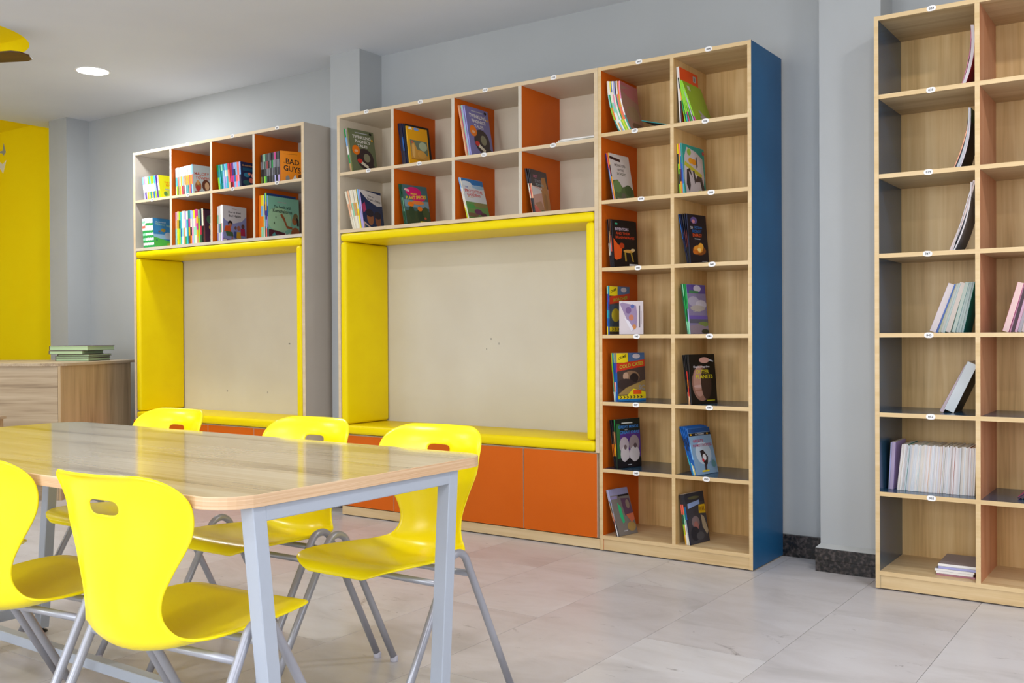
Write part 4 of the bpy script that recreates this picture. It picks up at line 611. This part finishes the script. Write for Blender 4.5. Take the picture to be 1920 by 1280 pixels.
stack('lower second cubby, '+BC1, Z2B, -4.200, 0.03, [(s, 0.0178, 0.232+0.003*math.sin(i*1.7), 0.15, s[0]) for i, s in enumerate(c13)]+[('maroon', 0.012, 0.226, 0.12, '#4a2a3a')], 0.2, 6.5, 0,
      ('dark purple picture book half hidden by the divider, lower second cubby', [('r', 0, 0, 1, 1, '#4a2a42'), ('e', 0.6, 0.7, 0.35, 0.2, '#b8a8a8'), ('e', 0.3, 0.72, 0.16, 0.12, '#4a6a52'), ('t', 'M', 0.78, 0.66, 0.3, 0.13, '#2a1a1a'), ('e', 0.45, 0.48, 0.18, 0.08, '#c8a04a'), ('e', 0.5, 0.18, 0.2, 0.1, '#b86a4a'), ('e', 0.8, 0.3, 0.14, 0.16, '#5a2a2a')]))
stack('lower third cubby, '+BC1, Z2B, -3.750, 0.03, [(['lavender', 'white', 'mint', 'white'], 0.013, 0.236, 0.20, 'white'), (['white', 'blue', 'white', 'white'], 0.011, 0.238, 0.20, 'white'), (['silver', 'green', 'ivory', 'white'], 0.010, 0.240, 0.20, 'white'), (['white', 'magenta', 'white', 'white'], 0.011, 0.245, 0.205, 'white'), (['lilac', 'cream', 'white', 'white'], 0.012, 0.242, 0.21, '#d8d0d4')], 0.2, -1.6 if False else 0.0, -4,
      ('white book with children reading below a black title, lower third cubby', [('r', 0, 0, 1, 1, '#d8d0d2'), ('p', [(0, 0), (0, 0.66), (0.14, 0.58), (0.45, 0.52), (0.8, 0.6), (1, 0.75), (1, 0)], '#8f92c4'), ('t', 'How to Break', 0.5, 0.83, 0.54, 0.055, '#332c34'), ('t', 'Bad Habits', 0.5, 0.73, 0.52, 0.065, '#332c34'), ('r', 0.38, 0.92, 0.58, 0.93, '#b08a80'), ('e', 0.3, 0.52, 0.1, 0.075, '#2a2024'), ('e', 0.3, 0.47, 0.07, 0.055, '#b8785a'), ('p', [(0.04, 0.28), (0.1, 0.44), (0.3, 0.45), (0.34, 0.28)], '#d4521c'), ('p', [(0.1, 0.3), (0.4, 0.28), (0.44, 0.16), (0.16, 0.16)], '#46603e'), ('p', [(0.36, 0.16), (0.42, 0.16), (0.4, 0.02), (0.34, 0.02)], '#b8785a'), ('e', 0.66, 0.4, 0.07, 0.07, '#b06a54'), ('p', [(0.58, 0.3), (0.74, 0.3), (0.76, 0.12), (0.56, 0.12)], '#e0a81c'), ('e', 0.84, 0.46, 0.07, 0.07, '#6a3a34'), ('p', [(0.74, 0.4), (0.92, 0.4), (0.94, 0.2), (0.74, 0.2)], '#b8224a'), ('e', 0.52, 0.4, 0.05, 0.05, '#7a5040'), ('p', [(0.46, 0.3), (0.56, 0.3), (0.56, 0.1), (0.46, 0.14)], '#3a4a8a'), ('p', [(0, 0), (0, 0.1), (0.2, 0.08), (0.5, 0.03), (0.5, 0)], '#7a5a94'), ('e', 0.08, 0.04, 0.08, 0.04, '#e0d4c8')]))
stack('lower fourth cubby, '+BC1, Z2B, -3.329, 0.028, [('orange', 0.020, 0.272, 0.24), (['mint', 'orange', 'sky', 'yellow'], 0.022, 0.272, 0.24, 'yellow'), ('white', 0.008, 0.272, 0.25), (['forest', 'teal', 'navy', 'blue'], 0.012, 0.284, 0.26, 'blue'), (['coral', 'lavender', 'purple', 'gold', 'lime'], 0.012, 0.285, 0.26, '#1d3f7a'), (['teal', 'lavender', 'blue', 'sky'], 0.008, 0.268, 0.275, '#8fc0a4')], 0.6, 3.8, -2,
      ('pale green picture book with a long haired figure pointing, lower fourth cubby', [('r', 0, 0, 1, 1, '#86bfa4'), ('e', 0.35, 0.45, 0.4, 0.3, '#a9cfa4'), ('r', 0.3, 0.86, 0.58, 0.885, '#a8a8a0'), ('t', 'The battle with', 0.46, 0.76, 0.56, 0.07, '#1d3a30'), ('t', 'Kumbhakarna', 0.46, 0.66, 0.62, 0.085, '#1d3a30'), ('p', [(0, 0), (0, 0.2), (0.25, 0.18), (0.5, 0.14), (0.62, 0.1), (0.62, 0)], '#5a2430'), ('p', [(0.1, 0.06), (0.2, 0.14), (0.22, 0.07), (0.34, 0.09), (0.24, 0.03), (0.2, 0.0)], '#5aa0a0'), ('p', [(0.48, 0), (0.52, 0.12), (0.48, 0.2), (0.58, 0.1), (0.68, 0.16), (0.68, 0)], '#d0cbc0'), ('e', 0.87, 0.14, 0.15, 0.16, '#a85a2c'), ('e', 0.84, 0.46, 0.08, 0.1, '#b06634'), ('e', 0.88, 0.56, 0.08, 0.09, '#7a6a40'), ('p', [(0.9, 0.56), (0.97, 0.5), (0.98, 0.34), (0.92, 0.34)], '#241a14'), ('p', [(0.38, 0.58), (0.44, 0.6), (0.52, 0.5), (0.6, 0.32), (0.76, 0.3), (0.76, 0.24), (0.58, 0.26), (0.48, 0.44), (0.4, 0.54)], '#a05428'), ('e', 0.24, 0.5, 0.015, 0.03, '#3a4a3a'), ('e', 0.18, 0.36, 0.015, 0.03, '#3a4a3a')]))
# ---- bookcase at the right end
BC4 = 'right end bookcase'
rstack('top cell, '+BC4, ZS[6], 0.864, 0.05, [('pink', 0.003, 0.243, 0.17, 'charcoal', 0.012), ('#d8cdd2', 0.013, 0.242, 0.17, 'crimson', 0.016)], 9.0, 8.2)
rstack('second cell, '+BC4, ZS[5], 0.838, 0.04, [('peach', 0.004, 0.243, 0.17, 'crimson', 0.010), ('charcoal', 0.006, 0.242, 0.17, 'black', 0.010), ('silver', 0.011, 0.242, 0.17, 'forest', 0.014), ('#cbbfc6', 0.006, 0.240, 0.17, 'charcoal', 0.014)], 15.0, 9.0)
rstack('third cell, '+BC4, ZS[4], 0.824, 0.03, [('#d4bcb6', 0.010, 0.29, 0.17, 'silver', 0.006), ('#d8cfcf', 0.004, 0.282, 0.17, 'charcoal', 0.0), ('#cfc6c6', 0.006, 0.278, 0.17, 'grey', 0.016)], 18.0, 13.5)
r4 = [('#c9bcbc', 0.024, 'lilac'), ('#3a5a9a', 0.005, 'blue'), ('#a5a48c', 0.010, 'olive'), ('#b4b0a8', 0.009, 'silver'), ('#aab2ae', 0.007, 'teal'), ('#c0b2a8', 0.020, 'cream'), ('#3c443c', 0.004, 'forest'), ('#a8b0a6', 0.014, 'teal'), ('#a0aaa6', 0.010, 'grey'), ('#9aa6a2', 0.009, 'forest'), ('#8f9a98', 0.009, 'teal')]
rstack('fourth cell, '+BC4, ZS[3], 0.744, 0.05, [(a, t, 0.208, 0.17, c) for a, t, c in r4], 20.5, 12.0)
rstack('right column fourth row, '+BC4, ZS[3], 1.017, 0.05, [('#dcb8b4', 0.022, 0.2, 0.17, 'pink'), ('#b8809a', 0.006, 0.2, 0.17, 'magenta'), ('#3a1626', 0.012, 0.2, 0.17, 'maroon'), ('#c49ab0', 0.010, 0.2, 0.17, 'crimson'), ('#a0949c', 0.012, 0.2, 0.17, 'teal'), ('#c8b0b0', 0.012, 0.2, 0.17, 'peach')]+[('#c9bfc2', 0.020, 0.2, 0.17, c) for c in ('white', 'silver', 'lilac', 'grey', 'pink', 'cream', 'teal')], 16.0, 10.0)
rstack('fifth cell, '+BC4, ZS[2], 0.768, 0.12, [('#b8a4ac', 0.016, 0.218, 0.15, 'charcoal'), ('#c9ced2', 0.040, 0.218, 0.17, 'black')], 27.0, 24.5, yaw=0)
wl = []; cols = ['white', 'ivory', 'cream', 'silver', 'white', 'aqua', 'peach', 'white']
x_ = 0.0
for i in range(44):
    t = 0.0040+R.random()*0.0050; cv = R.choice(cols)
    if i in (2, 4): cv = 'teal'
    if i == 3: cv = 'brown'
    if i in (23, 31, 39): cv = 'rust'
    if i == 25: cv = 'forest'
    wl.append((R.choice(['#cfc7c8', '#d6cfcc', '#d9d3d4', '#cdcbd2', '#c9cbd0', '#d2c9c2']), t, 0.192+R.random()*0.006, 0.17, cv))
tot = sum(b[1]+0.0003 for b in wl); k_ = 0.302/tot
wl = [(b[0], b[1]*k_, *b[2:]) for b in wl]
rstack('sixth cell, '+BC4, ZS[1], 0.6045, 0.085, wl, 6.2, 2.0, kind='exercise book')
rstack('sixth cell, far left of it, '+BC4, ZS[1], 0.567, 0.09, [('lavender', 0.006, 0.2, 0.17, 'olive'), ('#b3a0bc', 0.014, 0.202, 0.175, 'lilac')], 3.0, 3.0, kind='exercise book')
rstack('right column sixth row, '+BC4, ZS[1], 1.06, 0.10, [('#2a2226', 0.008, 0.2, 0.16, 'magenta'), ('#403c40', 0.008, 0.2, 0.16, 'black'), ('#8a9a3a', 0.014, 0.2, 0.16, 'lime'), ('#7a7a6a', 0.01, 0.2, 0.16, 'grey')], 52.0, 48.0)
lying('', [('maroon edged booklet at the bottom of the flat pile, bottom shelf at the right', 0.768, 0.055, ZS[0]+0.0004, 0.145, 0.20, 0.007, 0.02, '#a8707c', 'maroon', 0.0), ('white booklet second from the bottom of the flat pile, bottom shelf at the right', 0.765, 0.058, ZS[0]+0.0078, 0.140, 0.20, 0.009, 0.015, 'white', 'silver', 0.0),
           ('white booklet third from the bottom of the flat pile, bottom shelf at the right', 0.759, 0.062, ZS[0]+0.0172, 0.150, 0.20, 0.009, 0.0, 'white', 'grey', 0.0), ('white booklet fourth from the bottom of the flat pile, bottom shelf at the right', 0.772, 0.066, ZS[0]+0.0266, 0.145, 0.20, 0.009, 0.0, 'lavender', 'silver', 0.0),
           ('grey covered booklet on top of the flat pile, bottom shelf at the right', 0.770, 0.07, ZS[0]+0.036, 0.148, 0.21, 0.010, 0.03, 'white', '#8d8288', 0.0)], 'booklets piled flat on the bottom shelf at the right')

# ---------------------------------------------------------------- table
tb = tag(empty('study_table', (-0.91, -2.553, 0)), 'long oak topped study table on pale metal legs, yellow chairs around it', 'table')
TX0, TX1, TY0, TY1, TZ = -1.015, 0.99, -0.447, 0.447, 0.75
bm = bmesh.new(); r = 0.09; pts = []
for (cx, cy, a0) in ((TX1-r, TY1-r, 0), (TX0+r, TY1-r, 90), (TX0+r, TY0+r, 180), (TX1-r, TY0+r, 270)):
    for k in range(9): a = math.radians(a0+90*k/8); pts.append((cx+r*math.cos(a), cy+r*math.sin(a)))
lv = []
for z, ins in ((TZ-0.026, 0.0), (TZ-0.0012, 0.0), (TZ, 0.0012)):
    cxm, cym = (TX0+TX1)/2, (TY0+TY1)/2
    lv.append([bm.verts.new((x-math.copysign(ins, x-cxm), y-math.copysign(ins, y-cym), z)) for x, y in pts])
np_ = len(pts)
for a, b in zip(lv, lv[1:]):
    for k in range(np_): f = bm.faces.new((a[k], a[(k+1) % np_], b[(k+1) % np_], b[k])); f.material_index = 1
bm.faces.new(lv[-1]).material_index = 0; bm.faces.new(lv[0][::-1]).material_index = 1
obj('tabletop', to_mesh(bm, 'tabletop', ['table', 'ply']), tb)
def leg_mesh(x0, x1, yt0, yt1, yb0, yb1, zt, zb):
    bm = bmesh.new(); v = [bm.verts.new(p) for p in ((x0, yb0, zb), (x1, yb0, zb), (x1, yb1, zb), (x0, yb1, zb), (x0, yt0, zt), (x1, yt0, zt), (x1, yt1, zt), (x0, yt1, zt))]
    for f in ((0, 3, 2, 1), (4, 5, 6, 7), (0, 1, 5, 4), (1, 2, 6, 5), (2, 3, 7, 6), (3, 0, 4, 7)): bm.faces.new([v[i] for i in f])
    bmesh.ops.bevel(bm, geom=bm.edges[:], offset=0.002, segments=1, affect='EDGES')
    return to_mesh(bm, 'leg', ['steel_w'])
s_ = 0.036
for sx in (1, -1):
    xa = 0.942 if sx > 0 else -0.925; xb = xa+0.040
    nb = -0.372; fb = 0.275
    for (yt, yb) in ((-0.372, -0.300), (0.276, 0.226)):
        lg = obj('leg', leg_mesh(xa, xb, yt, yt+s_, yb, yb+s_, TZ-0.026, 0.016), tb)
        obj('leveller', lathe_mesh('leveller', [(0.020, 0.0), (0.020, 0.006), (0.007, 0.010), (0.007, 0.017)], 'black', 16, False), lg, (xa+0.02, yb+s_/2, 0))
    box('end_rail', tb, xa, -0.372+s_, TZ-0.026-0.034, xb, 0.276, TZ-0.0262, 'steel_w', None, 0.002, 1)
    box('foot_rail', tb, xa+0.002, -0.30+s_-0.01, 0.075, xb-0.002, 0.232, 0.113, 'steel_w', None, 0.002, 1)
box('stretcher', tb, -0.885, -0.030, 0.078, 0.944, 0.005, 0.110, 'steel_w', None, 0.002, 1)
box('top_beam', tb, -0.885, -0.03, TZ-0.06, 0.942, 0.03, TZ-0.0263, 'steel_w', None, 0.002, 1)

# ---------------------------------------------------------------- chairs
def shell_mesh():
    # side profile (y back positive, z), half width, edge lift (towards the sitter) and edge curl
    P = [(-0.243, 0.416, 0.100, 0.000), (-0.238, 0.431, 0.142, 0.000), (-0.223, 0.442, 0.174, 0.002), (-0.195, 0.447, 0.195, 0.005), (-0.148, 0.443, 0.208, 0.011), (-0.085, 0.435, 0.212, 0.017), (-0.02, 0.425, 0.207, 0.024),
         (0.04, 0.414, 0.197, 0.032), (0.09, 0.405, 0.184, 0.039), (0.130, 0.402, 0.170, 0.045), (0.162, 0.411, 0.155, 0.046), (0.184, 0.432, 0.142, 0.044), (0.197, 0.463, 0.126, 0.041), (0.203, 0.498, 0.119, 0.039), (0.203, 0.535, 0.124, 0.038),
         (0.202, 0.570, 0.142, 0.042), (0.202, 0.605, 0.161, 0.049), (0.203, 0.640, 0.183, 0.057), (0.206, 0.670, 0.198, 0.062), (0.211, 0.705, 0.202, 0.066), (0.217, 0.734, 0.202, 0.062), (0.225, 0.758, 0.194, 0.053), (0.236, 0.778, 0.174, 0.041), (0.247, 0.789, 0.144, 0.029), (0.257, 0.794, 0.108, 0.018)]
    us = [-1, -0.96, -0.86, -0.7, -0.48, -0.215, -0.07, 0.07, 0.215, 0.48, 0.7, 0.86, 0.96, 1]
    bm = bmesh.new(); G = []
    n_ = len(P)
    for i, (y, z, hw, lift) in enumerate(P):
        ya, za = P[max(i-1, 0)][:2]; yb, zb = P[min(i+1, n_-1)][:2]; t = Vector((0, yb-ya, zb-za)).normalized(); nn = Vector((0, -t.z, t.y)) if i < 13 else Vector((0, -1, 0))   # towards the sitter
        row = []
        for u in us:
            e = abs(u)**2.1*lift-(0.006 if abs(u) == 1 else 0.001 if abs(u) == 0.96 else 0)*(1 if 2 < i < n_-2 else 0.3)
            p = Vector((u*hw, y, z))+nn*e; row.append(bm.verts.new(p))
        G.append(row)
    # handle slot near the head of the back: drop faces between rows 18..20 and columns 5..8
    for i in range(n_-1):
        for j in range(len(us)-1):
            if i == 19 and j in (5, 6, 7): continue
            bm.faces.new((G[i][j], G[i][j+1], G[i+1][j+1], G[i+1][j])).smooth = True
    me = bpy.data.meshes.new('seat_shell'); bmesh.ops.recalc_face_normals(bm, faces=bm.faces[:]); bm.to_mesh(me); bm.free(); me.materials.append(M['chair'])
    o = bpy.data.objects.new('seat_shell', me); COL.objects.link(o)
    m1 = o.modifiers.new('solid', 'SOLIDIFY'); m1.thickness = 0.007; m1.offset = 0.0
    m2 = o.modifiers.new('sub', 'SUBSURF'); m2.levels = 2; m2.render_levels = 2
    dg = bpy.context.evaluated_depsgraph_get(); out = bpy.data.meshes.new_from_object(o.evaluated_get(dg)); out.name = 'seat_shell'
    for p in out.polygons: p.use_smooth = True
    bpy.data.objects.remove(o); bpy.data.meshes.remove(me); return out
SHELL = shell_mesh()
def frame_pts(x):
    # inverted V with a rounded head
    f0 = Vector((x, -0.285, 0.012)); r0 = Vector((x, 0.262, 0.012)); ap = Vector((x, 0.005, 0.512)); rad = 0.046
    d1 = (f0-ap).normalized(); d2 = (r0-ap).normalized(); ang = d1.angle(d2)/2; dist = rad/math.tan(ang)
    bis = (d1+d2).normalized(); c = ap+bis*(rad/math.sin(ang)); p1 = ap+d1*dist; p2 = ap+d2*dist
    pts = [f0, f0.lerp(p1, 0.5), p1]; v1 = p1-c; v2 = p2-c; tot = v1.angle(v2); ax = v1.cross(v2).normalized()
    for k in range(1, 10): pts.append(c+Matrix.Rotation(tot*k/10, 3, ax) @ v1)
    pts += [p2, p2.lerp(r0, 0.5), r0]; return pts
FR = {}
for s in (-1, 1):
    FR[s] = tube_mesh('leg_frame', frame_pts(0.236*s), 0.0113, 'steel')
CAP = lathe_mesh('glide', [(0.0128, 0.0), (0.0135, 0.003), (0.0135, 0.016), (0.0118, 0.020)], 'cap', 14)
BAR1 = tube_mesh('crossbar', [(-0.236, -0.067, 0.388), (0.236, -0.067, 0.388)], 0.0095, 'steel', 10)
BAR2 = tube_mesh('crossbar', [(-0.236, 0.066, 0.392), (0.236, 0.066, 0.392)], 0.0095, 'steel', 10)
def make_chair():
    t = empty('school_chair', (0, 0, 0)); obj('seat_shell', SHELL, t)
    for s in (-1, 1):
        fr = obj('leg_frame', FR[s], t)
        for p in (frame_pts(0.236*s)[0], frame_pts(0.236*s)[-1]): obj('glide', CAP, fr, (p.x, p.y, 0.0))
    obj('crossbar', BAR1, t); obj('crossbar', BAR2, t)
    return t
def copy_tree(o, parent=None):
    c = o.copy(); COL.objects.link(c)
    if parent is not None: c.parent = parent
    for ch in list(o.children): copy_tree(ch, c)
    return c
chair0 = make_chair()
CH = [(-0.287, -2.095, 0, 'yellow school chair on the bookcase side of the table, rightmost, nearest the tall bookcases'),
      (-0.828, -2.10, 1, 'yellow school chair on the bookcase side of the table, the middle one of three'),
      (-1.585, -2.10, 1, 'yellow school chair on the bookcase side of the table, leftmost of three'),
      (-0.232, -2.866, 185, 'yellow school chair nearest the camera, seen from behind at the front table corner'),
      (-0.808, -2.875, 186, 'yellow school chair seen from behind, cut off at the left picture edge'),
      (-1.505, -2.85, 182, 'yellow school chair at the far left, only its seat tip shows behind another chair')]
for i, (x, y, a, lb) in enumerate(CH):
    c = chair0 if i == 0 else copy_tree(chair0)
    c.location = (x, y, 0); c.rotation_euler = (0, 0, math.radians(a)); tag(c, lb, 'chair', 'yellow school chairs around the table')

# ---------------------------------------------------------------- reception desk, books on it, stool
DA = math.radians(119)             # direction of the end panel
dk = tag(empty('reception_desk', (-4.515, -0.64, 0), DA), 'oak laminate counter desk at the left, before the yellow wall', 'desk')
# local +x runs back along the end panel, +y along the front to the left
bm = bmesh.new(); LX, LY = 0.98, 2.6; pts = []; r = 0.10
for (cx, cy, a0) in ((LX-0.02, -0.025+0.02, 270), (LX-0.02, LY-0.02, 0), (-0.03+r, LY-r, 90), (-0.03+r, -0.025+r, 180)):
    rr = r if cx < 0.5 else 0.02
    for k in range(7): a = math.radians(a0+90*k/6); pts.append((cx+rr*math.cos(a), cy+rr*math.sin(a)))
tv = [bm.verts.new((x, y, 0.905)) for x, y in pts]; bv = [bm.verts.new((x, y, 0.887)) for x, y in pts]
bm.faces.new(tv); bm.faces.new(bv[::-1])
for k in range(len(pts)): bm.faces.new((bv[k], bv[(k+1) % len(pts)], tv[(k+1) % len(pts)], tv[k]))
obj('desktop', to_mesh(bm, 'desktop', ['oak_desk']), dk)
def dbox(n_, x0, y0, z0, x1, y1, z1, m):
    return box(n_, dk, x0, y0, z0, x1, y1, z1, m)
M['oak_deskf'] = wood_mat('oak_laminate_desk_front', '#8f7960', '#b8a184', '#cdb99c', 1, 0.45)
dbox('front_panel', 0.0, 0.02, 0.0, 0.018, LY-0.05, 0.887, 'oak_deskf')
dbox('end_panel', 0.0, 0.0, 0.0, LX-0.03, 0.018, 0.887, 'oak_deskv')
dbox('end_panel', 0.02, LY-0.05, 0.0, LX-0.03, LY-0.032, 0.887, 'oak_deskv')
# hardbacks on the counter
hb = [(0.605, 0.14, 0.905, 0.33, 0.25, 0.022, 2, 'bottom'), (0.605, 0.14, 0.928, 0.33, 0.25, 0.012, 2, 'second from the bottom'), (0.595, 0.13, 0.941, 0.31, 0.245, 0.012, -1, 'third from the bottom'), (0.575, 0.17, 0.954, 0.33, 0.25, 0.026, 3, 'fourth from the bottom'), (0.575, 0.13, 0.981, 0.36, 0.30, 0.034, -2, 'topmost')]
dm = Matrix.Translation((-4.515, -0.64, 0)) @ Matrix.Rotation(DA, 4, 'Z')
for (x, y, z, lx, ly, t, rz, w_) in hb:
    o = empty('hardback', (0, 0, 0)); o.matrix_world = dm @ Matrix.Translation((x, y, z+0.0004)) @ Matrix.Rotation(math.radians(rz), 4, 'Z')
    box('cover', o, 0, 0, 0, lx, ly, 0.0025, 'leather'); box('cover', o, 0, 0, t-0.0025, lx, ly, t, 'leather'); box('spine', o, 0, ly-0.004, 0.0026, lx, ly, t-0.0026, 'leather')
    box('pages', o, 0.004, 0.004, 0.0026, lx-0.004, ly-0.0042, t-0.0026, 'page_green')
    tag(o, 'hardback with pale green pages, %s in the pile on the counter' % w_, 'book', 'hardbacks on the counter')
st = tag(empty('low_cabinet', (-4.33, -1.10, 0), DA), 'low oak cabinet before the counter, mostly cut off by the left picture edge', 'cabinet')
box('top_board', st, -0.40, 0, 0.582, 0, 0.5, 0.6, 'oak_desk')
box('side_panel', st, -0.39, 0.012, 0, -0.012, 0.03, 0.582, 'oak_deskv'); box('side_panel', st, -0.39, 0.47, 0, -0.012, 0.488, 0.582, 'oak_deskv')
box('back_panel', st, -0.03, 0.03, 0, -0.012, 0.47, 0.582, 'oak_deskf'); box('front_panel', st, -0.39, 0.03, 0.03, -0.372, 0.47, 0.582, 'oak_deskf')
